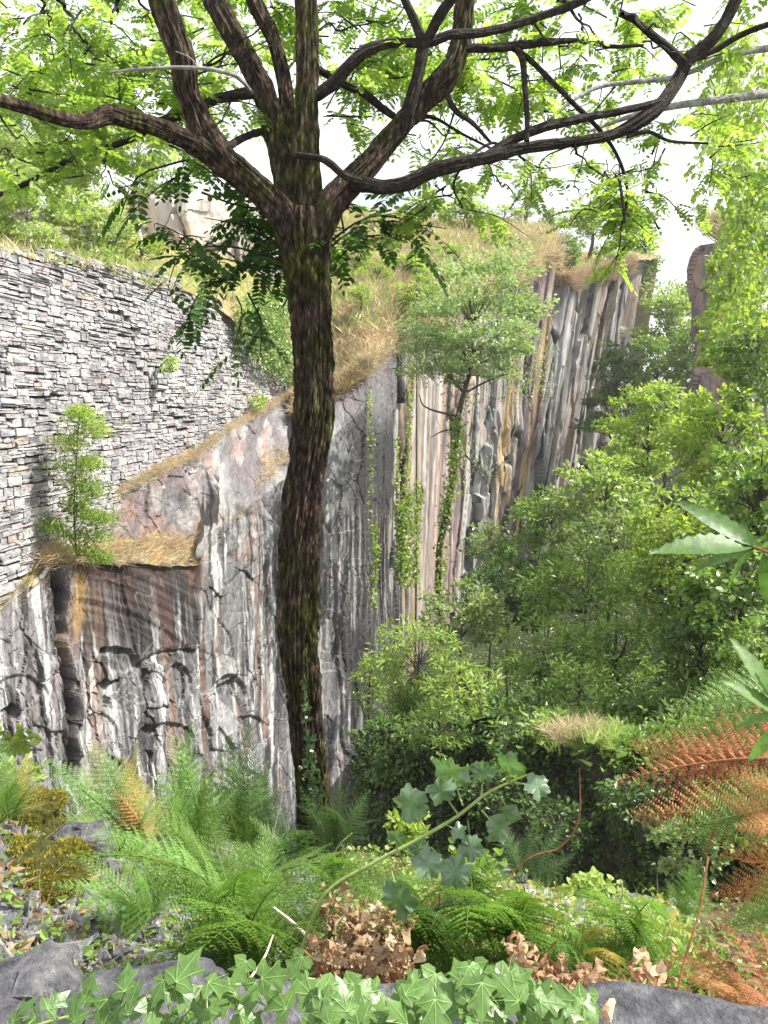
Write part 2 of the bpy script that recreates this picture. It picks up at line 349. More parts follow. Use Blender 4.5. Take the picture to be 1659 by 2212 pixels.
def near_cliff():
    # columns: main face then the dark corner face
    pxs = np.concatenate([np.linspace(-260, 792, 860), np.linspace(794, 868, 90)])
    front = ip(pxs, [(-260, 11.2), (0, 13.6), (100, 14.7), (300, 17.8), (430, 20.2), (520, 23), (610, 26.3), (700, 28.6), (792, 30.5), (835, 36), (868, 39)])
    front = np.where(pxs > 793, ip(pxs, [(793, 30.5), (830, 35.5), (868, 40)]), front)
    topy = ip(pxs, [(-260, 1500), (0, 1285), (100, 1200), (235, 1150), (250, 1060), (330, 1010), (430, 965), (500, 915), (620, 850), (690, 830), (740, 812), (800, 765), (830, 735), (868, 700)])
    topY = np.where(pxs < 630, np.minimum(wallY(np.minimum(pxs, 630))-.02, front+9), front+ip(pxs, [(630, 4.5), (740, 1.8), (800, .6), (868, .4)]))
    kpy = ip(pxs, [(-260, 1520), (90, 1225), (110, 1192), (425, 1196), (440, 1130), (520, 1080), (620, 1000), (700, 930), (792, 850), (868, 790)])
    kY = np.where(pxs < 100, front+.2, np.where(pxs < 428, np.minimum(wallY(np.minimum(pxs, 630))-.5, front+2.2), front+.11*(topY-front)*ss(428, 640, pxs)+ip(pxs, [(428, 2.2), (445, 1.7), (475, .15)])))
    lpy = kpy+ip(pxs, [(-260, 8), (100, 18), (425, 18), (445, 30), (868, 30)])
    T = W(pxs, topy, topY); K = W(pxs, kpy, kY); L = W(pxs, lpy, front)
    B = L.copy(); B[:, 2] = -20
    rows = []
    for t in np.linspace(0, 1, 150)[:-1]: rows.append(T*(1-t)+K*t)
    for t in np.linspace(0, 1, 24)[:-1]: rows.append(K*(1-t)+L*t)
    for t in np.linspace(0, 1, 620): rows.append(L*(1-t)+B*t)
    P = np.array(rows)
    px, py = proj(P)
    d = P[..., 0]; s = np.concatenate([[0], np.cumsum(np.linalg.norm(np.diff(L[:, :2], axis=0), axis=1))])[None]*np.ones(P.shape[:2]); z = P[..., 2]
    wx = s+.8*(fbm(s*.5, z*.35, 3, 3)-.5); wz = z+1.6*(fbm(s*.4, z*.3, 3, 8)-.5)
    # large slabs: tall narrow plates, stepped
    f1, f2, i1, dx, dz = vor(wx*.42, wz*.16+wx*.1, 11)
    g1, g2, i2, ex, ez = vor(wx*1.15+wz*.25, wz*.45, 12)
    h1, h2, i3, hx, hz = vor(wx*3.1-wz*.5, wz*1.5, 13)
    lowf = ss(1380, 1470, py)*ss(560, 500, px)+.35
    disp = (i1-.5)*.34+dx*(hsh(np.floor(i1*999), 0*i1, 5)-.5)*.22
    disp += ((i2-.5)*.1+ex*(i2*7 % 1-.5)*.13)*(.35+.9*np.clip(lowf, 0, 1))
    disp += ((i3-.5)*.03+hx*(i3*5 % 1-.5)*.05)*(.4+lowf*.8)
    disp -= .12*ss(.04, 0, f2-f1)*(fbm(s*.3, z*.3, 2, 4) > .45)
    disp -= .04*ss(.04, 0, g2-g1)*(.2+lowf)
    disp += .05*(fbm(s*3, z*1.6, 4, 20)-.5)
    # rubbly upper rock
    rub = ss(1230, 1190, py)*ss(640, 560, px)
    disp += rub*((fbm(s*1.2, z*1.8, 5, 40)-.5)*.5+(vor(s*1.5+z, z*2, 14)[2]-.5)*.1)
    # hollow with arched lip under the ledge, the scooped recesses below it
    def arch(cx, cy, rx, ry, dep):
        u = (px-cx)/rx; v = (py-cy)/ry
        wob = .25*(fbm(px*.03, py*.03, 3, int(cx))-.5)
        r = np.sqrt(u*u+np.minimum(v, 0)**2)+wob
        return -dep*ss(1.02, .98, r)*ss(2.6, -.6, v)
    disp += arch(258, 1475, 66, 82, .42)+arch(335, 1480, 22, 30, .25)+arch(392, 1480, 30, 44, .34)+arch(498, 1500, 34, 40, .34)+arch(360, 1600, 60, 40, .3)+arch(220, 1590, 40, 50, .2)+arch(40, 1500, 60, 40, .2)+arch(540, 1570, 30, 24, .2)
    # overhanging dark bay below the ledge
    bay = ss(165, 185, px)*ss(432, 424, px)*ss(1205, 1216, py)
    disp -= bay*(.35+.35*ss(180, 430, px))*ss(1560, 1230, py)
    # curved bedding ribs in the bay
    ph = np.hypot((px-120)/1.25, (py-1600))
    disp += bay*.28*(fbm(ph*.09, px*.004, 3, 33)-.5)*ss(1500, 1400, py)
    # deep vertical cleft
    cx = 128+(py-1210)*.07+14*(fbm(py*.02, py*0, 3, 50)-.5)
    disp -= 1.1*ss(13, 8, np.abs(px-cx))*ss(1205, 1225, py)*ss(1760, 1640, py)
    disp -= .3*ss(6, 2, np.abs(px-(440+(py-1200)*.01)))*ss(1290, 1330, py)
    A_ = px/100+.16*(fbm(px*.02, py*.02, 4, 501)-.5)+.05*(fbm(px*.09, py*.09, 3, 502)-.5); B_ = py/100+.3*(fbm(px*.015, py*.015, 4, 503)-.5)
    k1 = vor(A_*1.15+B_*.12, B_*.42, 504); k2 = vor(A_*2.6-B_*.5, B_*1.3+A_*.4, 505); k3 = vor(A_*5.5+B_*.8, B_*2.4, 506)
    crk = ss(.035, .012, k1[1]-k1[0])*ss(.48, .54, fbm(px*.012, py*.007, 3, 507))
    crk = np.maximum(crk, ss(.06, .02, k2[1]-k2[0])*ss(.54, .58, fbm(px*.02, py*.012, 3, 508)+.09*lowf*(px < 560)))
    crk = np.maximum(crk, .7*ss(.08, .03, k3[1]-k3[0])*ss(.54, .6, fbm(px*.03, py*.03, 3, 509)+.07*lowf*(px < 560)))
    crk *= (1-.75*bay*ss(1440, 1380, py))*(ss(1150, 1230, py)*.8+.2)*ss(.38, .55, fbm(px*.006, py*.006, 2, 555))*.6
    sc_k = ip(px, [(-200, .7), (430, .95), (800, 1.2)])
    disp = disp-crk*.07
    crisp = (k1[2]-.5)*.10+k1[3]*(hsh(np.floor(k1[2]*999), 0*s, 6)-.5)*.16+((k2[2]-.5)*.07+k2[3]*(k2[2]*7 % 1-.5)*.16)*(.35+lowf)+((k3[2]-.5)*.028+k3[4]*(k3[2]*5 % 1-.5)*.06)*(.3+lowf)
    crisp += .03*(fbm(s*6, z*4, 4, 21)-.5)
    edge = ss(0, 30, np.arange(P.shape[0])[:, None])*np.ones(P.shape[:2])
    disp = (blur(disp, 1, 1)*.62*ip(px, [(-200, .42), (430, .5), (700, .9)])+crisp*sc_k*(1-.6*bay*ss(1440, 1380, py)))*(.15+.85*edge)
    # ---- colours
    c = np.zeros(P.shape)+np.array([.17, .17, .175])
    n1 = fbm(s*.9, z*.22, 4, 60); n2 = fbm(s*.35, z*.3, 3, 61)
    c = mixc(c, ss(.5, .64, n1)*.85, (.105, .098, .105))
    c = mixc(c, ss(.52, .66, n2)*.6, (.22, .165, .165))
    c = mixc(c, ss(.45, .36, n2)*.4, (.25, .25, .25)); c *= (.72+.56*k2[2]*.6+.22*k1[2])[..., None]
    upper = ss(1150, 1000, py)*ss(400, 460, px)*ss(650, 620, px)
    c = mixc(c, upper*ss(.4, .6, fbm(s*.8, z*.8, 4, 62))*.8, (.13, .11, .12))
    c = mixc(c, rub*ss(.45, .62, fbm(s*1.3, z*1.1, 4, 63))*.75, (.36, .34, .32))
    c = mixc(c, rub*ss(.55, .66, fbm(s*.9, z*.9, 4, 64))*.6, (.26, .16, .13))
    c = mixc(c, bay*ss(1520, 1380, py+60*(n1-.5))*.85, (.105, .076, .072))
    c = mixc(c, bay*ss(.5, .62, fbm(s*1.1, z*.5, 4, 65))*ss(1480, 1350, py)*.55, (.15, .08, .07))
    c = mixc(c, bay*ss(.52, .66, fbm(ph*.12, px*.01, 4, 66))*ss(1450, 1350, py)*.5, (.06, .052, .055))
    low = ss(1370, 1430, py+70*(n2-.5))*ss(170, 200, px)*ss(640, 560, px)
    c = mixc(c, low*.75, (.23, .23, .235)); c = mixc(c, low*.8, np.array([.2, .2, .205])) if False else c*(1+low*(.9*(k2[2]-.5)))[..., None]
    left = ss(130, 100, px)*ss(1250, 1330, py)
    c = mixc(c, left*.6, (.27, .265, .27))
    # corner side's shadow painted as dark colour; right end of the face dark grey
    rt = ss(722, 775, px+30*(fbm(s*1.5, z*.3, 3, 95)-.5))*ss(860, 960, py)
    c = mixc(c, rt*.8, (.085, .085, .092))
    c = mixc(c, ss(690, 715, px)*ss(900, 960, py)*ss(1330, 1150, py)*ss(790, 750, px)*.6, (.3, .305, .3))
    # vertical water streaks: pale and dark, several widths
    for sc_, lo, hi, a, colr, sd in ((2.4, .63, .68, .5, (.5, .51, .49), 70), (6.5, .62, .67, .85, (.68, .69, .67), 71), (1.5, .64, .7, .5, (.33, .33, .32), 72),
                                    (3.2, .56, .61, .9, (.04, .036, .04), 73), (8., .58, .63, .85, (.045, .04, .045), 74), (2., .63, .7, .55, (.3, .19, .14), 75)):
        st = fbm(s*sc_+.3*(fbm(s*2, z*1.2, 2, sd+40)-.5), z*.16*max(1, sc_*.25), 3, sd)
        c = mixc(c, ss(lo, hi, st)*a*ss(1215, 1290, py+80*(px < 428)*0+ (px > 450)*150)*ss(.25, .6, fbm(s*.6, z*.35, 2, sd+9)), colr)
    # sharper pale runs
    cx = 128+(py-1210)*.07+14*(fbm(py*.02, py*0, 3, 50)-.5)
    for cx_, y0, y1, w_ in ((465, 1180, 1330, 9), (478, 1200, 1650, 5), (518, 1340, 1600, 4), (545, 1250, 1700, 7), (570, 1200, 1500, 6), (590, 1230, 1700, 8), (740, 1450, 1720, 6), (712, 1080, 1200, 6), (735, 1180, 1260, 5), (350, 1340, 1420, 4), (395, 1300, 1410, 5), (205, 1420, 1640, 8), (255, 1480, 1650, 6), (300, 1500, 1700, 5), (180, 1350, 1700, 7)):
        cxx = cx_+10*(fbm(py*.012, py*0+cx_, 3, 80)-.5)+(py-y0)*-.01
        ww = w_*(.15+1.1*fbm(py*.035, py*0+cx_, 3, 81))
        c = mixc(c, ss(ww, ww*.4, np.abs(px-cxx))*ss(y0-20, y0+30, py)*ss(y1+40, y1-40, py)*.7*ss(.3, .55, fbm(px*.05, py*.02, 3, 82)), (.66, .67, .65))
    # ochre stained plate
    u = np.abs(px-(180-(py-1300)*.06))/(16+.0*py); o_ = ss(1.1, .85, u)*ss(1225, 1240, py)*ss(1400, 1340, py+ (px-165)*1.5)
    c = mixc(c, o_*.9, (.42, .27, .11))
    c = mixc(c, ss(.5, .62, fbm(s*1.5, z*.4, 3, 90))*ss(1250, 1300, py)*ss(235, 180, px)*ss(100, 140, px)*.4, (.4, .27, .14))
    c = mixc(c, ss(14, 4, np.abs(px-426))*ss(1190, 1230, py)*ss(1330, 1250, py)*.4, (.3, .12, .06))
    # fine calcite veins at odd angles
    for k, (ax, az, sd) in enumerate(((.8, .6, 1), (-.5, .86, 2), (.2, 1, 3), (.95, .3, 4))):
        q = fbm((s*ax+z*az)*.55, (s*az-z*ax)*.07, 3, 100+sd)
        c = mixc(c, ss(.0035, .0005, np.abs(q-.5))*.4*ss(1200, 1300, py), (.5, .5, .49))
    c = mixc(c, ss(12, 7, np.abs(px-cx))*ss(1205, 1240, py)*ss(1700, 1600, py)*.9, (.03, .026, .022))  # shade inside the cleft painted as near-black colour
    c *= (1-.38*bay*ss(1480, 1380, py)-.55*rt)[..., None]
    # crack and joint tones: shade of the gaps painted in as dark colour
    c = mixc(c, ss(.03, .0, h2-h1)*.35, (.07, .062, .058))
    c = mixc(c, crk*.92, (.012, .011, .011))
    c *= .86*(.62+.76*fbm(s*9, z*5, 4, 110))[..., None]
    # moss dust near the ledge edge
    c = mixc(c, ss(26, 2, np.abs(py-(lpy[None]-6)))*(pxs[None] < 428)*ss(.4, .6, fbm(s*3, z*3, 3, 111))*.8, (.3, .24, .07))
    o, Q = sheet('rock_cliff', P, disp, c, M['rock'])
    return o, Q, pxs
cl, Qn, pxn = near_cliff()
tag(cl, 'dark grey and purple streaked slate face under the masonry wall, behind the tree trunk', 'cliff')

def far_cliff():
    Y0 = [(846, 37.5), (870, 38.5), (900, 40.5), (1000, 48), (1100, 55.5), (1170, 60), (1215, 62.5), (1270, 66), (1362, 71), (1366, 79), (1400, 86)]
    pxs = np.concatenate([np.linspace(846, 1362, 760), np.linspace(1362.5, 1400, 40)])
    Yf = ip(pxs, Y0); topy = ip(pxs, [(846, 712), (870, 700), (930, 660), (1000, 620), (1100, 575), (1165, 545), (1200, 540), (1207, 590), (1232, 598), (1300, 580), (1362, 560), (1400, 570)])
    T = W(pxs, topy, Yf); zt = T[:, 2]
    # the face runs down to the pit floor, dipping a little: lower parts stand further out
    t = np.linspace(0, 1, 620)[:, None]
    z = zt[None]*(1-t)-18*t
    dep = (zt[None]-z)
    lean = ip(pxs, [(846, .02), (1000, .05), (1150, .10), (1270, .15), (1362, .16)])[None]
    P = np.stack([T[None, :, 0]-lean*dep, T[None, :, 1]-lean*dep*.5+0*z, z], -1)
    px, py = proj(P)
    q = pxs[None]*np.ones_like(px)
    f = np.concatenate([[0], np.cumsum(np.linalg.norm(np.diff(T[:, :2], axis=0), axis=1))])[None]*np.ones_like(px)
    fw = f+.7*(fbm(f*.3, z*.12, 2, 5)-.5)
    a1, a2, i1, ax, az = vor(fw*.3, z*.02, 21)
    b1, b2, i2, bx, bz = vor(fw*.95, z*.05, 22)
    c1, c2, i3, cx, cz = vor(fw*2.6, z*.12, 23)
    brk = ss(1040, 1070, q)*ss(1190, 1150, q)*ss(850, 930, py)   # broken slabs low in the middle
    smooth = ss(880, 900, q)*ss(1010, 960, q)
    amp = np.clip(1-.8*smooth+.6*brk+.3*ss(1190, 1230, q), .15, 2)
    disp = amp*((i1-.5)*.8+(i2-.5)*.34+bx*(i2*7 % 1-.5)*.4+(i3-.5)*.08+cx*(i3*9 % 1-.5)*.12)
    disp -= amp*.16*ss(.04, 0, b2-b1)+.2*amp*ss(.04, 0, a2-a1)
    disp += brk*((vor(f*1.1+z*.3, z*.4, 29)[2]-.5)*.7+(fbm(f*1.5, z*.5, 4, 30)-.5)*.5)
    disp += .12*(fbm(f*1.5, z*.8, 4, 31)-.5)
    # dark gully between the two headlands
    disp -= 1.3*ss(9, 3, np.abs(q-(1210+0*py)))*ss(720, 640, py)
    disp0 = disp
    A_ = q/100+.05*(fbm(f*.9, z*.25, 4, 601)-.5); 
    k1 = vor(A_*4.5, z*.06, 602); k2 = vor(A_*9, z*.16+A_, 603)
    crk = ss(.05, .015, k1[1]-k1[0])*ss(.5, .56, fbm(A_*3, z*.12, 3, 604)+.12*brk+.05*(q > 1205)-.06*smooth)
    crk = np.maximum(crk, ss(.09, .03, k2[1]-k2[0])*ss(.54, .6, fbm(A_*4, z*.2, 3, 605)+.12*brk+.05*(q > 1205)-.08*smooth))
    disp = disp*.7-crk*.3
    crisp = amp*((k1[2]-.5)*.7+k1[3]*(k1[2]*7 % 1-.5)*.9+(k2[2]-.5)*.25+k2[3]*(k2[2]*5 % 1-.5)*.5)
    disp = (blur(disp, 3, 2)+crisp)*(ss(-1, 12, np.arange(620)[:, None])*.85+.15)
    c = np.zeros(P.shape)+np.array([.24, .235, .235])
    def band(x0, x1, soft, colr, a=1, sd=0):
        nonlocal c
        qq = q+14*(fbm(f*.8, z*.07, 3, 200+sd)-.5)+4*(fbm(f*3, z*.3, 2, 230+sd)-.5)
        c = mixc(c, ss(x0-soft, x0+soft, qq)*ss(x1+soft, x1-soft, qq)*a, colr)
    band(830, 872, 4, (.1, .1, .105), .9, 1)
    band(878, 925, 5, (.38, .3, .2), .95, 2); band(900, 915, 6, (.26, .25, .26), .5, 3); band(925, 955, 6, (.42, .36, .3), .9, 4)
    band(955, 985, 6, (.36, .25, .22), .9, 5); band(985, 1025, 8, (.3, .21, .215), .9, 6); band(1025, 1045, 4, (.42, .3, .17), .7, 7)
    band(1045, 1100, 6, (.3, .31, .32), .8, 8); band(1100, 1135, 4, (.24, .25, .26), .8, 9); band(1122, 1140, 4, (.46, .32, .13), .85, 10)
    band(1140, 1160, 4, (.44, .38, .26), .8, 11); band(1158, 1186, 4, (.23, .155, .17), .95, 12); band(1186, 1203, 3, (.46, .33, .15), .9, 13)
    band(1203, 1212, 2, (.19, .11, .06), .8, 14); band(1214, 1240, 4, (.38, .38, .37), .9, 15); band(1240, 1252, 3, (.16, .16, .16), .8, 16)
    band(1252, 1300, 5, (.42, .39, .35), .8, 17); band(1306, 1318, 3, (.27, .19, .2), .8, 18); band(1322, 1340, 3, (.46, .44, .4), .8, 19); band(1344, 1366, 3, (.28, .26, .27), .8, 20)
    for sc_, lo, hi, a, colr, sd in ((1.2, .58, .68, .6, (.52, .5, .46), 130), (3.2, .6, .7, .6, (.52, .5, .46), 131), (2, .6, .7, .6, (.1, .09, .095), 132), (5, .6, .7, .6, (.12, .11, .11), 133), (1.6, .6, .7, .45, (.4, .24, .12), 134)):
        st = fbm(f*sc_, z*.05*sc_, 3, sd); c = mixc(c, ss(lo, hi, st)*a, colr)
    c = mixc(c, ss(.7, .78, i2)*.35*(1-smooth), (.14, .13, .14))
    c = mixc(c, brk*ss(.5, .7, i3)*.5, (.4, .41, .42))
    # upper third of the middle: plum coloured weathered rock
    c = mixc(c, ss(1120, 1150, q)*ss(1205, 1190, q)*ss(800, 640, py)*.75, (.25, .18, .185))
    tb = ss(70, 10, py-topy[None]-40*(fbm(f*.6, f*0, 2, 7)-.5))*ss(1215, 1190, q)
    c = mixc(c, tb*.8, (.36, .26, .19))
    c *= (.78+.3*k1[2]+.14*k2[2])[..., None]
    c = mixc(c, crk*.9, (.02, .018, .018))
    c = c*.8*(.72+.56*fbm(f*4, z*1.0, 4, 150))[..., None]
    return sheet('rock_cliff', P, disp, c, M['farrock'])
cl2, Qf = far_cliff()
tag(cl2, 'tall sheer cliff of upright ochre, plum and grey slabs rising beyond the slender tree', 'cliff')

def lump(name, pts, mat, colf, seg=90, n=160, amp=.5, sd=0, stretch=.25, fr=.5, squash=.8):
    """closed upright rock body; pts rows x,y,z,r"""
    Q = spline(pts, n); th = np.linspace(0, 2*np.pi, seg+1)
    r = Q[:, 3:4]*np.ones((n, seg+1)); cx = np.cos(th)[None]*Q[:, 3:4]; cy = np.sin(th)[None]*Q[:, 3:4]; z = Q[:, 2:3]*np.ones_like(r)
    ang = th[None]*np.ones_like(r)
    per = lambda a, b, s: vor(a, b, s)
    f1, f2, i1, dx, dz = per(cx*fr+cy*fr*.37, z*fr*stretch+cy*fr*.5, 300+sd); g1, g2, i2, ex, ez = per(cx*fr*2.3+cy, z*fr*stretch*3, 310+sd)
    r = r+amp*((i1-.5)+(i2-.5)*.5)+amp*.6*(fbm(cx*fr*3, z*fr+cy, 3, sd)-.5)
    r[:, -1] = r[:, 0]
    P = np.stack([Q[:, 0:1]+np.cos(ang)*r, Q[:, 1:2]+np.sin(ang)*r*squash, z], -1)
    mb = MB(); mb.add(P.reshape(-1, 3), gridfaces(n, seg+1))
    top = P[-1]; mb.add(np.vstack([top, top.mean(0)+[0, 0, .2*Q[-1, 3]]]), [[a, a+1, seg+1] for a in range(seg)])
    c = colf(P); c = np.vstack([c.reshape(-1, 3), c[-1], c[-1].mean(0)])
    return mb.build(name, mat, col=c)
def pcol(P):
    s = P[..., 0]; z = P[..., 2]; c = np.zeros(P.shape)+np.array([.22, .17, .17])
    c = mixc(c, ss(.45, .6, fbm(s*.8, z*.2, 4, 400))*.8, (.12, .1, .11)); c = mixc(c, ss(.5, .62, fbm(s*1.5, z*.15, 3, 401))*.7, (.36, .27, .2)); return c
pA = wv(1580, 520, 58)
tag(lump('rock_pillar', [(pA.x+1.2, 60, -12, 2.6), (pA.x+.9, 60, 0, 2.4), (pA.x+.6, 60, 6, 2.2), (pA.x+.4, 60, pA.z-2, 2.1), (pA.x+.3, 60, pA.z, 1.7)], M['farrock'], pcol, amp=.9, sd=2, fr=.9),
    'isolated plum brown rock stack with a grassy top at the right edge', 'rock')
bA = wv(430, 430, 46)
def bcol(P):
    s = P[..., 0]; z = P[..., 2]; c = np.zeros(P.shape)+np.array([.4, .37, .33])
    c = mixc(c, ss(.5, .56, fbm(s*.4, z*.15, 3, 410))*.9, (.42, .34, .24)); c = mixc(c, ss(.52, .6, fbm(s*1.2, z*.3, 3, 411))*.6, (.22, .19, .19)); return c
def back_rock():
    pxs = np.linspace(238, 660, 260); t = np.linspace(0, 1, 150)[:, None]
    ty = ip(pxs, [(238, 470), (262, 430), (300, 405), (360, 415), (440, 412), (520, 430), (600, 440), (660, 470)])
    T = W(pxs, ty, ip(pxs, [(238, 40), (400, 37.5), (660, 41)])); P = T[None]*(1-t[..., None])+(T*[1, 1, 0]+[0, -.6, 4.5])[None]*t[..., None]
    s = P[..., 0]; z = P[..., 2]; v = vor(s*.45+.3*fbm(s, z, 2, 3), z*.14, 40); v2 = vor(s*1.4, z*.5, 41)
    disp = (v[2]-.5)*.8+(v2[2]-.5)*.25+.3*(fbm(s*1.5, z, 3, 42)-.5)-.5*ss(.05, 0, v[1]-v[0])
    c = bcol(P); px, py = proj(P)
    c = mixc(c, ss(340, 300, px)*ss(490, 440, py)*.85, (.15, .09, .06)); 
    return sheet('rock_outcrop', P, disp*(.2+.8*ss(0, 12, np.arange(150)[:, None])), c, M['farrock'])[0]
tag(back_rock(), 'pale buff rock outcrop on the hillside left of the trunk, above the masonry wall', 'rock')

# ------------------------------------------------------------------ terrain sheets
def loft(name, rows, mat, nr, nc, amp, fr, kind='structure', label=None, sd=0):
    """rows: list of lists of xyz points (same count)"""
    A = np.array([[np.array(p, float) for p in r] for r in rows])
    m, k = A.shape[:2]
    tr = np.linspace(0, m-1, nr); tcn = np.linspace(0, k-1, nc)
    B = np.stack([np.stack([np.interp(tcn, range(k), A[i, :, a]) for a in range(3)], -1) for i in range(m)])
    P = np.stack([np.stack([np.interp(tr, range(m), B[:, j, a]) for a in range(3)], -1) for j in range(nc)], 1)
    d = amp*(fbm(P[..., 0]*fr, P[..., 1]*fr, 5, 500+sd)-.5)*2
    P[..., 2] += d
    mb = MB(); F = gridfaces(nr, nc); mb.add(P.reshape(-1, 3), F)
    o = mb.build(name, mat, smooth=True); o['kind'] = kind
    bv = BVHTree.FromPolygons([tuple(v) for v in P.reshape(-1, 3)], [tuple(f) for f in F.tolist()])
    return o, bv
g, B_near = loft('ground', [
    [(-4, -2, .2), (-1.5, -2, .2), (0, -2, .2), (1.5, -2, .2), (4, -2, .2), (9, -2, .2)],
    [(-4, .5, .35), (-1, .5, .1), (0, .5, .1), (1, .5, .1), (3, .5, .2), (8, .5, .4)],
    [(-4, 1.6, .5), W(0, 2020, 2.05), W(500, 2060, 2.1), W(900, 2080, 2.2), W(1659, 2100, 2.2), (8, 2.2, .1)],
    [W(-700, 1700, 3.0), W(0, 1760, 2.75), W(450, 1870, 3.7), W(800, 1850, 4.3), W(1250, 1945, 4.4), W(2100, 1960, 4.6)],
    [W(-700, 1690, 3.5), W(0, 1765, 3.1), W(450, 1905, 4.0), W(800, 1900, 4.7), W(1250, 2000, 4.7), W(2100, 2010, 4.9)],
    [(-7, 4.6, -20), (-3, 4.4, -20), (-1, 5.2, -20), (.2, 5.9, -20), (2, 6, -20), (5, 6, -20)]], M['dirt'], 300, 260, .09, 1.6)
fp = [(-60, 3, 0), (-20, 3, 0), (0, 3, 0), (20, 3, 0), (90, 3, 0)]
pit, B_pit = loft('pit_ground', [[(x*k+0, y, z) for x, y_, z_ in fp for y, z, k in ((Y, Z, K),)] for Y, Z, K in ((3, -19, 1), (40, -19, 1), (80, -15, 1.2), (110, -4, 2), (170, 6, 4), (400, 12, 10), (1500, 14, 30))], M['pit'], 120, 120, .6, .08)
XB = (774, 900, 1100, 1300, 1500, 1750, 2300)
face_top = [wv(774, 1575, 14), wv(900, 1580, 13.2), wv(1100, 1565, 12), wv(1300, 1590, 9.6), wv(1500, 1650, 7.8), wv(1750, 1650, 7.2), wv(2300, 1600, 6.8)]
bank, B_bank = loft('bank', [[(p.x, p.y, p.z) for p in face_top],
    [(p.x*1.35+.3, p.y+5, p.z+a) for p, a in zip(face_top, (-2.5, -2.5, -2.2, -1.8, -1.4, -.6, .8))],
    [(.2, 32, -12), (2.5, 32, -12), (6, 30, -10.5), (9, 28, -8), (12, 26, -6), (16, 24, -3), (30, 22, 1)],
    [(5, 52, -13), (10, 52, -12), (15, 50, -10), (20, 48, -7), (24, 46, -4), (32, 44, -1), (60, 42, 4)],
    [(18, 85, -10), (24, 85, -8), (30, 85, -4), (38, 85, 0), (46, 85, 3), (60, 85, 5), (110, 85, 8)]], M['pit'], 160, 160, .35, .4, sd=3)

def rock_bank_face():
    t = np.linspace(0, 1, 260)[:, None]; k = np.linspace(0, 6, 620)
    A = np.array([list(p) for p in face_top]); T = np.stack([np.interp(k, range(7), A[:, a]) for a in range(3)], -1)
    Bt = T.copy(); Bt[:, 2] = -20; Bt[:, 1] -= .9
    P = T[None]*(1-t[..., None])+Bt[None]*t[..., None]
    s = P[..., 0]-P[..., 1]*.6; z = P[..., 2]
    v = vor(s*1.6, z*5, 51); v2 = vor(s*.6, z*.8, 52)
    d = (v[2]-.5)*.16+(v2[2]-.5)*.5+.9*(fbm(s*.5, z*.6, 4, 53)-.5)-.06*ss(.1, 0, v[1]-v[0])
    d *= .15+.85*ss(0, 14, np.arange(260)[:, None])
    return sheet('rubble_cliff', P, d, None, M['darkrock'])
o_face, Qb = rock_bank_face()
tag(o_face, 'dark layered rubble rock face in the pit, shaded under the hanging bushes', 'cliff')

# hillside above wall and cliffs
e0 = [(-260, 520, 11.6), (0, 556, 14.4), (255, 596, 18.6), (410, 636, 22.6), (500, 690, 25.9), (585, 790, 30.2), (640, 832, 33), (740, 812, 32.8), (800, 765, 31.8), (835, 733, 36.5), (870, 702, 39.2), (1000, 621, 48.8), (1100, 577, 56.5), (1168, 546, 61), (1204, 542, 63), (1212, 592, 64), (1300, 582, 68.5), (1362, 562, 72), (1420, 560, 88)]
e1 = [(-260, 500, 16), (0, 540, 18), (255, 580, 22), (410, 620, 26), (500, 650, 29), (585, 690, 34), (640, 720, 36.5), (740, 690, 36.5), (800, 650, 37), (835, 640, 40), (870, 625, 42.5), (1000, 570, 53), (1100, 530, 61), (1168, 505, 65), (1204, 505, 68), (1212, 575, 68), (1300, 565, 73), (1362, 548, 76), (1420, 555, 92)]
e2 = [(-260, 470, 26), (0, 500, 28), (255, 530, 34), (410, 550, 38), (500, 560, 40), (585, 570, 43), (640, 575, 45), (740, 560, 48), (800, 545, 50), (835, 535, 53), (870, 525, 55), (1000, 505, 64), (1100, 490, 71), (1168, 488, 74), (1204, 500, 77), (1212, 560, 77), (1300, 550, 82), (1362, 545, 84), (1420, 560, 99)]
e3 = [(-260, 440, 46), (0, 460, 48), (255, 440, 49), (410, 432, 50), (500, 442, 53), (585, 446, 56), (640, 450, 58), (740, 447, 62), (800, 455, 64), (835, 462, 66), (870, 465, 68), (1000, 476, 76), (1100, 480, 80), (1168, 492, 84), (1204, 505, 87), (1212, 545, 87), (1300, 545, 92), (1362, 550, 94), (1420, 575, 108)]
H = [[W(*p) for p in r] for r in (e0, e1, e2, e3)]
H.append([np.array([p[0]*1.6-4, p[1]+60, 6.]) for p in H[-1]])
hill, B_hill = loft('hill', H, M['hill'], 260, 560, .3, .35, sd=5)
BV = {'near': B_near, 'bank': B_bank, 'hill': B_hill, 'pit': B_pit}
def hit(px, py, which='near'):
    d = Vector(rays(px, py)).normalized()
    p = BV[which].ray_cast(Vector((0, 0, CAMZ)), d)[0]
    return p
def down(x, y, which='near', z=60):
    p = BV[which].ray_cast(Vector((x, y, z)), Vector((0, 0, -1)))[0]
    return p

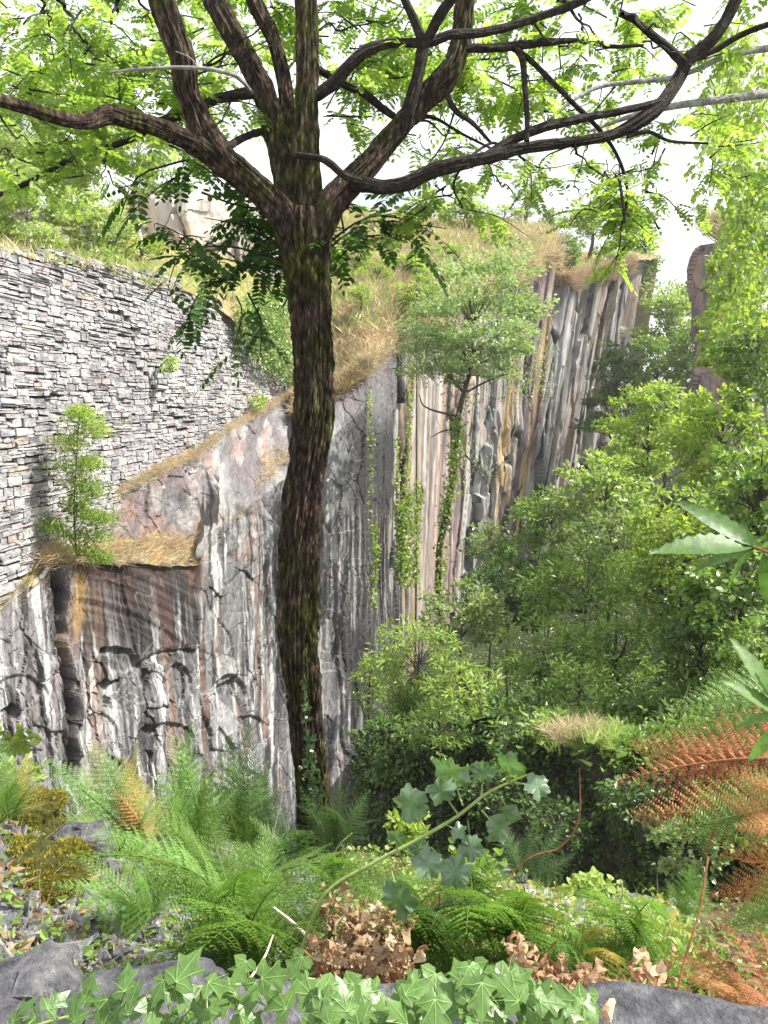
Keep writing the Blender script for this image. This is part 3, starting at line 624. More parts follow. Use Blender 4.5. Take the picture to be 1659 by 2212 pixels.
# ------------------------------------------------------------------ dry stone wall
def masonry():
    X = lambda t: (-7+.163*(t-14)); L = math.hypot(.163, 1); dv = np.array([.163, 1, 0])/L; nv = np.array([1, -.163, 0])/L
    t0, t1 = 10.5, 34.0
    top = lambda t: float(np.interp(t, *zip(*[(10.5, 4.0), (14, 4.2), (15.1, 4.27), (16.1, 4.5), (18.3, 4.58), (20.5, 4.75), (22.2, 4.85), (22.25, 4.5), (25.2, 4.55), (25.3, 3.95), (27.4, 3.6), (27.45, 3.2), (30.2, 2.85), (30.3, 2.5), (32.2, 2.3), (34, 2.2)])))
    bot = lambda t: float(np.interp(t, [10.5, 14, 14.7, 18, 20, 23, 26, 31, 34], [-3.6, -2.4, -1.9, -2.2, -1.1, -.6, -.1, 1.2, 1.4]))
    V = []; n = 0
    def stone(a, b, z0, z1, tilt=0):
        nonlocal n
        if b-a < .03 or z1-z0 < .012: return
        g = .006+random.random()*.007; a += g; b -= g; z0 += g*.5; z1 -= g*.5
        tm = (a+b)/2
        if z1 > top(tm)+.1 or z1 < bot(tm): return
        dz = random.gauss(0, .009)+random.gauss(0, .02)*(b-a); o = random.gauss(.0, .010)+ (.03 if random.random() < .06 else 0)
        j = lambda s=.012: random.gauss(0, s)
        F = []; Bk = []
        c1, c2 = min(.03, (b-a)*.14)*random.random()*2, min(.02, (z1-z0)*.3)*random.random()*1.6
        ring = [(a, z0+c2), (a+c1, z0), (b-c1, z0+dz), (b, z0+c2+dz), (b+j(), z1-c2+dz), (b-c1*1.4, z1+dz+j(.006)), (a+c1*1.3, z1+j(.006)), (a+j(), z1-c2)]
        pts = []
        for (tt, zz) in ring:
            p = np.array([X(tt), tt, zz])+nv*(o+j(.006)); pts.append(p)
        for (tt, zz) in ring:
            p = np.array([X(tt), tt, zz])-nv*.16; p = p; pts.append(p)
        V.append(pts); n += 1
    z = -4.0
    row = 0
    # long wavering courses, each broken into runs that split into thinner layers
    while z < 5.2:
        hc = random.choice([.08, .1, .12, .14, .18])
        t = t0-random.random()*.5
        while t < t1:
            ln = random.uniform(.35, 1.3); e = t+ln
            wob = .09*math.sin(t*.55+z*.7)+.05*math.sin(t*1.7+z*2)-.03*(t-20)*0
            wob2 = .09*math.sin(e*.55+z*.7)+.05*math.sin(e*1.7+z*2)
            k = random.choices([1, 2, 3, 4], [.3, .42, .2, .08])[0] if hc > .12 else random.choices([1, 2, 3], [.5, .38, .12])[0]
            cuts = np.cumsum([0]+[random.uniform(.55, 1.2) for _ in range(k)]); cuts = cuts/cuts[-1]*hc
            for q in range(k):
                a = t
                while a < e-.02:
                    w_ = random.uniform(.14, .55)*(1.5 if random.random() < .2 else 1)*(1.15 if k > 1 else .85)
                    b = min(e, a+w_)
                    if e-b < .07: b = e
                    stone(a, b, z+wob+cuts[q], z+wob+cuts[q+1])
                    a = b
            t = e
        z += hc; row += 1
    for t in np.arange(t0, t1, .33):   # coping
        if random.random() < .8:
            zt = top(t+.15); stone(t, t+random.uniform(.25, .45), zt+.0, zt+random.uniform(.04, .09))
    V = np.array(V)
    N = len(V); base = np.arange(N)[:, None]*16
    mb = MB(); side = np.array([[i, i+8, (i+1) % 8+8, (i+1) % 8] for i in range(8)])
    mb.add(V.reshape(-1, 3), (base[:, :, None]+np.arange(8)[None, None]).reshape(-1, 8), (base[:, :, None]+side[None]).reshape(-1, 4))
    root = empty('masonry_wall', (float(X(20)), 20, -1), 'dry stone wall of grey slate courses topping the cliff on the left', 'wall')
    mb.build('stonework', M['walls'], root)
    # core
    ts = np.linspace(t0, t1, 120); tp = np.array([top(t)-.02 for t in ts]); bt = np.array([bot(t)-.8 for t in ts])
    f = np.stack([X(ts), ts, tp], -1)-nv*.1; b_ = np.stack([X(ts), ts, bt], -1)-nv*.1
    mb = MB(); P = np.stack([b_, f, f-nv*.6-[0, 0, .02], b_-nv*.6]); mb.add(P.reshape(-1, 3), gridfaces(4, 120))
    mb.build('core', M['wallcore'], root)
masonry()

# ------------------------------------------------------------------ tree and shrub builders
def crown_pts(c, rad, ncl, per, seed, clr=.3, low=.35):
    """leaf positions: clumps spread unevenly through an ellipsoid"""
    g_ = np.random.default_rng(seed); c = np.array(c, float); rad = np.array(rad, float)
    d = unit(g_.normal(size=(ncl*3, 3))); keep = (d[:, 2] > -low) | (g_.random(len(d)) < .25); d = d[keep][:ncl]; ncl = len(d)
    rr = .35+.62*g_.random(ncl)**.6
    bump = .82+.36*g_.random(ncl)
    cl_ = c+d*rad*(rr*bump)[:, None]
    cr = clr*rad.mean()*(.55+.75*g_.random(ncl))
    idx = np.repeat(np.arange(ncl), (per*(.5+g_.random(ncl))).astype(int)); n = len(idx)
    e = unit(g_.normal(size=(n, 3))); e[:, 2] = np.where(e[:, 2] < -.2, e[:, 2]*.45, e[:, 2])
    pos = cl_[idx]+e*(cr[idx]*(.35+.65*g_.random(n)**.6))[:, None]*np.array([1.15, 1.15, .75])
    out = unit(unit((pos-c)/rad)*.6+e)
    return cl_, cr, pos, out
def leaves(mb, pos, out, size, tpl, seed=0, up=.7, droop=.15, jit=.55):
    g_ = np.random.default_rng(seed+99); n = len(pos)
    nrm = unit(out*.5+np.array([0, 0, up])+g_.normal(size=(n, 3))*jit)
    fw = unit(out+g_.normal(size=(n, 3))*.6-np.array([0, 0, droop]))
    sz = size*(.65+.6*g_.random(n))
    place(mb, tpl[0], tpl[1], pos, fw, nrm, sz)
def shrub(name, label, cat, px, py, rx, ry, Y, leafm, size, tpl=T_Q, dens=1., group=None, base=None, wood='shrubwood', seed=0, depth=None, ncl=None,
          trunk=None, droop=.15, up=.7, clr=.3, tr=.05, low=.9, twigs=True, per=None):
    c = W(px, py, Y); u = pw(Y); rad = (rx*u, (depth or rx)*u, ry*u)
    ncl = ncl or int(34*dens+10)
    area = rx*ry*math.pi*u*u
    tot = dens*area*3.0/(size*size*.3)
    per = per or max(14, tot/ncl)
    cl_, cr, pos, out = crown_pts(c, rad, ncl, per, seed+1000, clr, low)
    if base is None:
        b = down(c[0], c[1], 'bank', 30) or down(c[0], c[1], 'pit', 60)
        base = np.array(b) if b is not None else c-[0, 0, rad[2]*1.4]
        if base[2] > c[2]-rad[2]*.5: base[2] = c[2]-rad[2]*1.0
    base = np.array(base, float)
    root = empty(name, tuple(base), label, cat, group)
    mb = MB(); leaves(mb, pos, out, size, tpl, seed, up, droop); mb.build('crown', M[leafm], root)
    mb = MB(); g_ = np.random.default_rng(seed+5)
    if trunk is None: tk = [(*base, tr), (*(base*.5+c*.5+g_.normal(size=3)*.1*rad[0]), tr*.7), (*(c+[0, 0, rad[2]*.3]), tr*.35), (*(c+[0, 0, rad[2]*.85]), tr*.1)]
    else: tk = trunk
    ax = tube(mb, tk, 8, 24, cap=True)
    if twigs:
        for i, q in enumerate(cl_):
            k = np.argmin(np.linalg.norm(ax-(q*.5+c*.5-[0, 0, rad[2]*.35]), axis=1)+.0*i); a = ax[k]
            r0 = tr*.32*(.4+.6*(1-k/24)); m_ = (a+q)/2+g_.normal(size=3)*.08*rad.__getitem__(0)
            tube(mb, [(*a, r0), (*m_, r0*.6), (*q, r0*.25)], 4, 6, cap=False)
            for _ in range(3):
                e = q+g_.normal(size=3)*cr[i]*.8; tube(mb, [(*q, r0*.25), (*e, r0*.1)], 3, 3, cap=False)
    mb.build('trunk', M[wood], root)
    return root
def tufts(mb, pts, n, ln, tpl=T_BL, seed=0, spread=.8, rad=.12, wid=1.):
    """grass blades fanned out from points"""
    g_ = np.random.default_rng(seed); pts = np.asarray(pts, float); N = len(pts)*n
    p = np.repeat(pts, n, 0)+g_.normal(size=(N, 3))*[rad, rad, rad*.2]
    d = unit(g_.normal(size=(N, 3))*[spread, spread, .3]+[0, 0, 1.]); nr = unit(g_.normal(size=(N, 3))+[0, 0, .3])
    t = tpl[0]*np.array([1, wid, 1]); place(mb, t, tpl[1], p, d, nr, ln*(.5+.8*g_.random(N)))

# ------------------------------------------------------------------ the locust tree in front
TY = 4.0
def L3(rows, dy=0):      # rows: px, py, width in picture units, distance
    o = []
    for r_ in rows:
        Y = r_[3] if len(r_) > 3 else TY+dy
        p = W(r_[0], r_[1], Y); o.append((*p, r_[2]*.445*pw(Y)))
    return o
tb = W(690, 1835, 4.05)
tree = empty('locust_tree', tuple(tb), 'dark furrowed mossy tree with spreading limbs standing in front of the cliff', 'tree')
mb = MB()
tube(mb, L3([(692, 1905, 128), (688, 1830, 100), (682, 1760, 84), (676, 1700, 76), (664, 1600, 77), (657, 1500, 78), (647, 1400, 86), (645, 1330, 91), (646, 1200, 89), (651, 1100, 84), (665, 1000, 82), (678, 900, 90), (679, 800, 84), (673, 700, 90), (667, 600, 98), (660, 540, 112), (657, 500, 116), (658, 455, 100)]), 120, 420, bark=.34, sc=1.5, seed=1)
tube(mb, L3([(706, 1900, 60), (700, 1830, 40), (694, 1740, 24), (690, 1650, 14)]), 24, 40, bark=.3, seed=3)
mb.build('trunk', M['bark'], tree, smooth=False)
def limb(rows, seg=40, n=120, bark=.3, mat='bark', seed=0, sc=1.3):
    m_ = MB(); tube(m_, L3(rows), seg, n, bark=bark, sc=sc, seed=seed); return m_.build('limb', M[mat], tree)
limb([(655, 560, 76, 3.98), (628, 490, 72, 3.96), (590, 440, 64, 3.93), (540, 395, 62, 3.9), (480, 345, 66, 3.85), (446, 300, 62, 3.85), (424, 250, 54, 3.85), (404, 200, 50, 3.83), (394, 130, 52, 3.8), (372, 70, 54, 3.8), (350, 0, 56, 3.8), (335, -90, 50, 3.8), (330, -260, 36, 3.8)], 64, 240, .34, seed=11)
limb([(470, 345, 46, 3.85), (430, 318, 44, 3.78), (395, 300, 40, 3.7), (340, 276, 38, 3.6), (290, 260, 38, 3.5), (235, 248, 40, 3.4), (190, 262, 32, 3.32), (140, 258, 27, 3.22), (90, 242, 26, 3.12), (0, 216, 27, 3.0), (-110, 190, 24, 2.9), (-300, 130, 14, 2.8)], 48, 190, .32, seed=12)
limb([(645, 520, 84, 4.02), (633, 450, 66, 4.04), (620, 380, 58, 4.06), (600, 300, 54, 4.1), (575, 210, 50, 4.12), (545, 150, 48, 4.14), (505, 75, 48, 4.16), (462, 0, 46, 4.2), (420, -90, 38, 4.2), (380, -240, 24, 4.2)], 56, 200, .32, seed=13)
limb([(662, 520, 88, 4.02), (662, 430, 66, 4.0), (660, 330, 60, 4.0), (662, 240, 50, 4.0), (664, 150, 48, 4.0), (664, 60, 46, 4.0), (662, -20, 44, 4.0), (665, -200, 34, 4.0)], 56, 190, .32, seed=14)
limb([(630, 330, 40, 4.12), (622, 250, 32, 4.15), (612, 170, 32, 4.18), (590, 85, 32, 4.2), (560, 25, 34, 4.2), (530, -40, 30, 4.2), (490, -150, 20, 4.2)], 36, 110, .3, seed=15)
limb([(672, 560, 72, 3.98), (690, 490, 66, 3.97), (718, 435, 62, 3.97), (762, 388, 56, 4.0), (812, 335, 52, 4.03), (862, 275, 47, 4.06), (905, 225, 52, 4.1), (958, 175, 54, 4.12), (988, 120, 46, 4.14), (1000, 60, 42, 4.15), (1006, -10, 40, 4.15), (1015, -150, 28, 4.15)], 56, 210, .32, seed=16)
limb([(740, 405, 30, 3.98), (780, 398, 32, 3.93), (830, 404, 30, 3.9), (880, 395, 32, 3.9), (935, 368, 32, 3.92), (1000, 352, 30, 3.95), (1060, 338, 27, 4.0), (1120, 322, 25, 4.05), (1190, 312, 24, 4.1), (1260, 304, 22, 4.15), (1320, 292, 24, 4.2), (1380, 264, 30, 4.22), (1430, 222, 28, 4.25), (1470, 165, 27, 4.3), (1490, 125, 26, 4.3), (1535, 88, 24, 4.3), (1570, 40, 24, 4.3), (1595, -10, 24, 4.3), (1650, -120, 16, 4.3)], 40, 260, .32, 'branch', seed=17)
limb([(1050, 340, 20, 4.0), (1080, 318, 20, 4.05), (1120, 296, 20, 4.1), (1180, 274, 20, 4.15), (1240, 260, 18, 4.18), (1300, 248, 18, 4.2), (1350, 238, 16, 4.2), (1400, 226, 16, 4.22), (1440, 214, 14, 4.25)], 24, 90, .3, 'branch', seed=18)
limb([(872, 280, 30, 4.05), (888, 215, 30, 4.0), (905, 150, 26, 3.98), (912, 95, 26, 3.97), (895, 45, 20, 3.97), (870, -10, 16, 3.97)], 24, 90, .3, 'branch', seed=19)
limb([(905, 120, 20, 3.98), (930, 70, 20, 3.95), (955, 25, 22, 3.92), (990, -20, 20, 3.9)], 24, 60, .3, 'branch', seed=20)
limb([(682, 208, 26, 4.0), (720, 180, 28, 3.98), (755, 140, 26, 3.96), (795, 108, 24, 3.96), (850, 94, 18, 3.98), (920, 92, 20, 4.0), (975, 75, 20, 4.02), (1030, 72, 20, 4.05), (1100, 58, 18, 4.08), (1170, 35, 16, 4.1), (1250, 5, 18, 4.1), (1330, -40, 14, 4.1)], 24, 150, .3, 'branch', seed=21)
limb([(920, 190, 16, 4.1), (950, 150, 16, 4.1), (1000, 108, 18, 4.12), (1060, 104, 18, 4.14), (1120, 98, 20, 4.15), (1180, 92, 16, 4.15), (1250, 88, 10, 4.16), (1320, 100, 9, 4.2), (1390, 98, 7, 4.2)], 20, 110, .3, 'branch', seed=22)
limb([(1110, 100, 14, 4.15), (1128, 130, 13, 4.12), (1134, 190, 13, 4.1), (1138, 250, 12, 4.08), (1138, 305, 12, 4.06)], 16, 60, .3, 'branch', seed=23)
limb([(1090, 95, 14, 4.15), (1140, 125, 12, 4.16), (1190, 175, 12, 4.18), (1235, 220, 11, 4.2), (1290, 275, 10, 4.22), (1330, 330, 8, 4.25), (1352, 390, 8, 4.25), (1354, 440, 7, 4.25), (1340, 500, 4, 4.25)], 14, 100, .3, 'branch', seed=24)
limb([(688, 150, 16, 4.05), (735, 178, 16, 4.1), (790, 205, 18, 4.15), (835, 240, 16, 4.15), (880, 265, 12, 4.15), (930, 252, 8, 4.2), (1000, 290, 6, 4.2), (1060, 320, 5, 4.2)], 16, 100, .3, 'branch', seed=25)
limb([(572, 192, 26, 4.13), (530, 202, 26, 4.15), (480, 212, 22, 4.2), (430, 232, 20, 4.25), (370, 255, 22, 4.3), (320, 278, 18, 4.3), (285, 300, 14, 4.3), (200, 330, 13, 4.35), (130, 355, 12, 4.4), (60, 395, 11, 4.4), (0, 420, 10, 4.4), (-100, 450, 8, 4.4)], 20, 130, .3, 'branch', seed=26)
limb([(462, 345, 16, 3.85), (488, 322, 16, 3.9), (520, 300, 16, 4.0), (568, 284, 15, 4.08), (600, 290, 12, 4.1)], 14, 50, .3, 'branch', seed=27)
limb([(1490, 148, 24, 4.3), (1466, 124, 22, 4.3), (1440, 100, 18, 4.3), (1400, 68, 16, 4.28), (1372, 45, 13, 4.26), (1340, 28, 14, 4.25)], 16, 60, .35, 'branch', seed=28)
limb([(1480, 130, 20, 4.3), (1540, 110, 14, 4.3), (1600, 75, 14, 4.28), (1680, 45, 12, 4.25), (1780, 10, 8, 4.2)], 16, 60, .3, 'branch', seed=29)
limb([(640, 335, 14, 3.9), (690, 342, 15, 3.85), (715, 355, 17, 3.85), (745, 380, 16, 3.85), (780, 392, 16, 3.88)], 14, 60, .4, 'branch', seed=30)
limb([(1355, 295, 10, 4.2), (1400, 285, 9, 4.2), (1450, 305, 7, 4.2), (1530, 310, 5, 4.2)], 10, 40, .3, 'branch', seed=31)
limb([(964, 205, 14, 4.1), (985, 240, 13, 4.1), (1020, 265, 10, 4.1), (1062, 310, 6, 4.1)], 12, 50, .35, 'branch', seed=32)
limb([(1085, 318, 8, 4.05), (1060, 310, 7, 4.05), (1010, 345, 6, 4.0), (980, 400, 5, 4.0), (1000, 450, 4, 4.0)], 10, 40, .3, 'branch', seed=33)
# fine twigs and leaves
tw = MB(); leafmb = MB(); dmb = MB(); yl = MB()
g2 = np.random.default_rng(42)
def spray(px, py, rx, ry, Y, n, size=.2, dY=.5, target=None, dirb=(0, 0, -.25), nt=None):
    m_ = target or leafmb
    if target is None: n = int(n*.5)
    nt = nt or max(3, n//9)
    for k in range(nt):
        a = np.array([px+g2.normal()*rx*.55, py+g2.normal()*ry*.55, Y+g2.normal()*dY*.6])
        d = unit(np.array([g2.normal(), g2.normal()*.6, g2.normal()*.5+.05])); ln = (.35+.5*g2.random())*size*2.6
        p0 = W(*a); pts = [p0, p0+d*ln*.5+g2.normal(size=3)*.03, p0+d*ln+np.array([0, 0, -.06])+g2.normal(size=3)*.04]
        r0 = .0035+.003*g2.random()
        tube(tw, [(*pts[0], r0), (*pts[1], r0*.75), (*pts[2], r0*.4)], 5, 7, cap=False)
        C = spline(pts, 12); T = np.gradient(C, axis=0)
        m = max(4, int(n/nt)); tpos = g2.random(m)*.9+.08; ii = (tpos*11).astype(int)
        pos = C[ii]; side = np.where(np.arange(m) % 2, 1, -1)[:, None]
        s_ = unit(np.cross(T[ii], [0, 0, 1.]))*side
        fw = unit(s_*1.0+unit(T[ii])*.55+g2.normal(size=(m, 3))*.3+np.array(dirb)); nr = unit(np.array([0, 0, 1.])+g2.normal(size=(m, 3))*.35)
        sz = size*(.7+.5*g2.random(m)); which = g2.integers(0, 4, m)
        for w_ in range(4):
            q = which == w_
            place(m_, T_PIN[w_][0], T_PIN[w_][1], pos[q], fw[q], nr[q], sz[q])
for a in [  # px, py, rx, ry, Y, n
    (60, 60, 120, 90, 5.2, 260), (200, 90, 120, 90, 4.8, 260), (330, 120, 110, 100, 4.6, 240), (120, 200, 140, 80, 4.6, 240), (280, 210, 110, 60, 4.3, 200),
    (90, 330, 130, 60, 4.5, 200), (240, 330, 90, 40, 4.3, 100), (20, 150, 100, 130, 5.6, 160), (440, 150, 60, 120, 4.9, 170), (470, 60, 70, 70, 5.2, 140), (560, 60, 50, 70, 5.0, 110),
    (440, 250, 50, 50, 4.7, 60), (170, -60, 260, 60, 4.8, 260), (560, 140, 40, 60, 5., 60), (590, 0, 60, 60, 5.2, 80),
    (740, 60, 80, 70, 4.9, 190), (800, 160, 80, 60, 4.8, 180), (860, 30, 80, 50, 4.9, 120), (720, 180, 40, 70, 4.8, 90), (830, 110, 60, 60, 5.2, 90), (940, 130, 60, 80, 5., 90),
    (1000, 190, 70, 60, 4.9, 120), (1090, 180, 80, 70, 4.8, 150), (1060, 50, 100, 50, 5., 130), (1180, 130, 80, 70, 4.8, 120), (1260, 60, 100, 60, 4.9, 140), (1000, 290, 70, 40, 4.5, 70),
    (900, 310, 70, 40, 4.4, 70), (1330, 170, 80, 60, 4.9, 80), (1400, 40, 90, 50, 5., 110), (1500, 150, 80, 60, 5., 70), (1270, 380, 60, 50, 4.5, 80), (1330, 430, 60, 50, 4.5, 90), (1400, 360, 80, 60, 4.7, 110),
    (1330, 500, 40, 50, 4.4, 50), (1480, 320, 80, 60, 4.8, 110), (1230, 330, 50, 40, 4.5, 35), (940, 400, 60, 40, 4.4, 50), (990, 440, 60, 35, 4.6, 50), (1550, 60, 80, 60, 4.9, 70), (1390, 520, 30, 40, 4.5, 25),
    (720, 260, 30, 40, 4.6, 20), (880, 200, 40, 50, 4.9, 40), (1120, 330, 30, 20, 4.4, 12),
    # unseen canopy above the frame, added to shade the trunk
    (300, -200, 420, 90, 4.8, 420), (900, -180, 350, 90, 4.8, 420), (1350, -180, 350, 90, 4.8, 360), (1750, -60, 120, 150, 4.6, 160)]:
    spray(*a, size=.172)
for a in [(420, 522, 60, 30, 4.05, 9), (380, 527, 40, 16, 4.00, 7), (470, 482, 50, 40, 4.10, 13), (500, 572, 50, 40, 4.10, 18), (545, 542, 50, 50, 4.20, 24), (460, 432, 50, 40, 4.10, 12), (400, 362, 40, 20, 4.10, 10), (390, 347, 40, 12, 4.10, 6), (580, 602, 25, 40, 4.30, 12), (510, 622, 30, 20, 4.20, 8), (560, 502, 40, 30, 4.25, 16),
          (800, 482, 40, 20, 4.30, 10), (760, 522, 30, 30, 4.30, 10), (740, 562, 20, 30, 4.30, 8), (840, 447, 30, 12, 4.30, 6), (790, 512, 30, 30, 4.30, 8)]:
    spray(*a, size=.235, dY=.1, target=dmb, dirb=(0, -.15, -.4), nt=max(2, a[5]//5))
for a_, b_ in (((640, 560, 4.05), (440, 470, 4.1)), ((640, 590, 4.05), (500, 590, 4.1)), ((630, 570, 4.05), (370, 540, 4.0)), ((690, 560, 4.05), (800, 500, 4.3)), ((690, 600, 4.05), (760, 560, 4.3)), ((690, 540, 4.05), (860, 460, 4.3))):
    p, q = W(*a_), W(*b_); tube(tw, [(*p, .007), (*((p+q)/2+[0, 0, .05]), .005), (*q, .002)], 5, 10)
leafmb.build('crown', M['locust'], tree)
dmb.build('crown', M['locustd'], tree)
# knobbly thin dark twigs across the canopy
for x0, y0, x1, y1, w_ in ((125, 0, 180, 90, 9), (255, 0, 240, 60, 9), (90, 0, 105, 50, 6), (180, 90, 205, 130, 6), (440, 140, 560, 95, 7), (440, 145, 620, 20, 6), (430, 160, 600, 100, 5), (690, 65, 860, 40, 5), (1205, 0, 1280, 70, 8), (1280, 70, 1310, 100, 6), (1150, 50, 1210, 100, 7), (1210, 100, 1300, 90, 5), (1345, 30, 1430, 60, 9), (1250, 30, 1265, 95, 5), (1390, 90, 1480, 110, 5),
                           (880, 260, 1000, 290, 6), (930, 330, 900, 300, 4), (1240, 310, 1290, 370, 6), (1290, 370, 1350, 385, 5), (1270, 310, 1240, 400, 4), (1240, 400, 1270, 420, 3), (1350, 440, 1290, 430, 3), (1350, 380, 1310, 350, 4), (1060, 380, 1150, 440, 4), (940, 400, 1000, 450, 4), (400, 250, 510, 320, 5), (300, 0, 330, 60, 6), (500, 215, 470, 290, 5), (470, 290, 440, 290, 4), (610, 140, 600, 220, 5), (0, 250, 80, 330, 5), (80, 330, 150, 300, 4), (230, 330, 220, 380, 5)):
    n = 7; P0 = [(x0+(x1-x0)*k/n+random.gauss(0, 4)*(0 < k < n), y0+(y1-y0)*k/n+random.gauss(0, 6)*(0 < k < n), max(2, w_*(1-.6*k/n)), 4.1+.1*math.sin(k)) for k in range(n+1)]
    tube(tw, L3(P0), 7, 30, bark=.5, seed=int(x0), cap=True)
for (x0, y0, x1, y1) in ((560, 330, 650, 345), (1100, 330, 1080, 390), (790, 330, 830, 260)):
    pass
tag(tw.build('twigs', M['branch'], tree), kind='stuff')
def lone_branch(rows, label, mat='greybark'):
    p = W(rows[0][0], rows[0][1], rows[0][3]); m_ = MB(); tube(m_, L3(rows), 14, 90, bark=.15, seed=int(rows[0][0]))
    for k in range(1, len(rows)-1):
        if k % 2: 
            a = W(rows[k][0], rows[k][1], rows[k][3]); b = a+np.array([random.gauss(0, .12), random.gauss(0, .1), random.gauss(.05, .12)]); tube(m_, [(*a, .004), (*((a+b)/2+[.01, 0, .01]), .003), (*b, .0012)], 5, 8)
    return tag(m_.build('bare_branch', M[mat]), label, 'branch')
lone_branch([(1900, 170, 22, 5.4), (1760, 188, 20, 5.2), (1659, 202, 18, 5), (1560, 215, 17, 4.9), (1480, 225, 16, 4.8), (1400, 240, 14, 4.75), (1330, 262, 10, 4.7), (1270, 285, 7, 4.65)], 'smooth grey branch entering from the right, lower and thicker of two')
lone_branch([(1900, 70, 17, 5.0), (1760, 95, 15, 4.9), (1659, 105, 15, 4.8), (1570, 120, 13, 4.7), (1510, 148, 12, 4.65), (1450, 168, 11, 4.6), (1380, 176, 11, 4.55), (1300, 186, 10, 4.5), (1240, 215, 8, 4.4), (1180, 265, 6, 4.35), (1130, 300, 4, 4.3)], 'long pale thin branch entering from the upper right and crossing above the limb')
lone_branch([(545, 200, 8, 4.0), (515, 168, 10, 3.75), (480, 155, 10, 3.7), (430, 147, 9, 3.68), (370, 146, 8, 3.65), (300, 150, 7, 3.6), (238, 156, 5, 3.6)], 'short grey bare branch crossing in front of the left limb')

# ivy climbing the trunk
m_ = MB(); g3 = np.random.default_rng(5); n = 230
py_ = 1480+g3.random(n)**.7*370; px_ = ip(py_, [(1450, 655), (1520, 660), (1600, 666), (1700, 678), (1850, 700)])+g3.normal(size=n)*ip(py_, [(1450, 4), (1600, 6), (1800, 13)])
dr = ip(py_, [(1480, 657), (1600, 664), (1700, 676), (1850, 690)]); off = np.clip(np.abs(px_-dr)/44, 0, .95)
Yv = TY-np.sqrt(1-off**2)*44*pw(4)-.015+g3.random(n)*-.02
pos = W(px_, py_, Yv); T_IV = (np.array([[0, 0, 0], [-.05, .38, 0], [.35, .25, .03], [.5, .5, 0], [.6, .16, .03], [1, 0, -.05], [.6, -.16, .03], [.5, -.5, 0], [.35, -.25, .03], [-.05, -.38, 0]]), [np.array([[0, 1, 2, 3, 4, 5, 6, 7, 8, 9]])])
place(m_, T_IV[0], T_IV[1], pos, unit(g3.normal(size=(n, 3))*[.7, .2, .5]+[0, -.1, .2]), unit(np.array([0, -1, .45])+g3.normal(size=(n, 3))*.35), -.0+.027*(.6+.7*g3.random(n)))
iv = empty('ivy_vine', tuple(W(690, 1850, 3.85)), 'dark small-leaved ivy climbing the base of the trunk', 'ivy')
m_.build('leaves', M['ivyd'], iv); m_ = MB(); tube(m_, L3([(700, 1860, 5, 3.87), (678, 1700, 5, 3.885), (664, 1600, 4, 3.89), (657, 1500, 3, 3.89)]), 6, 40); m_.build('stem', M['shrubwood'], iv)

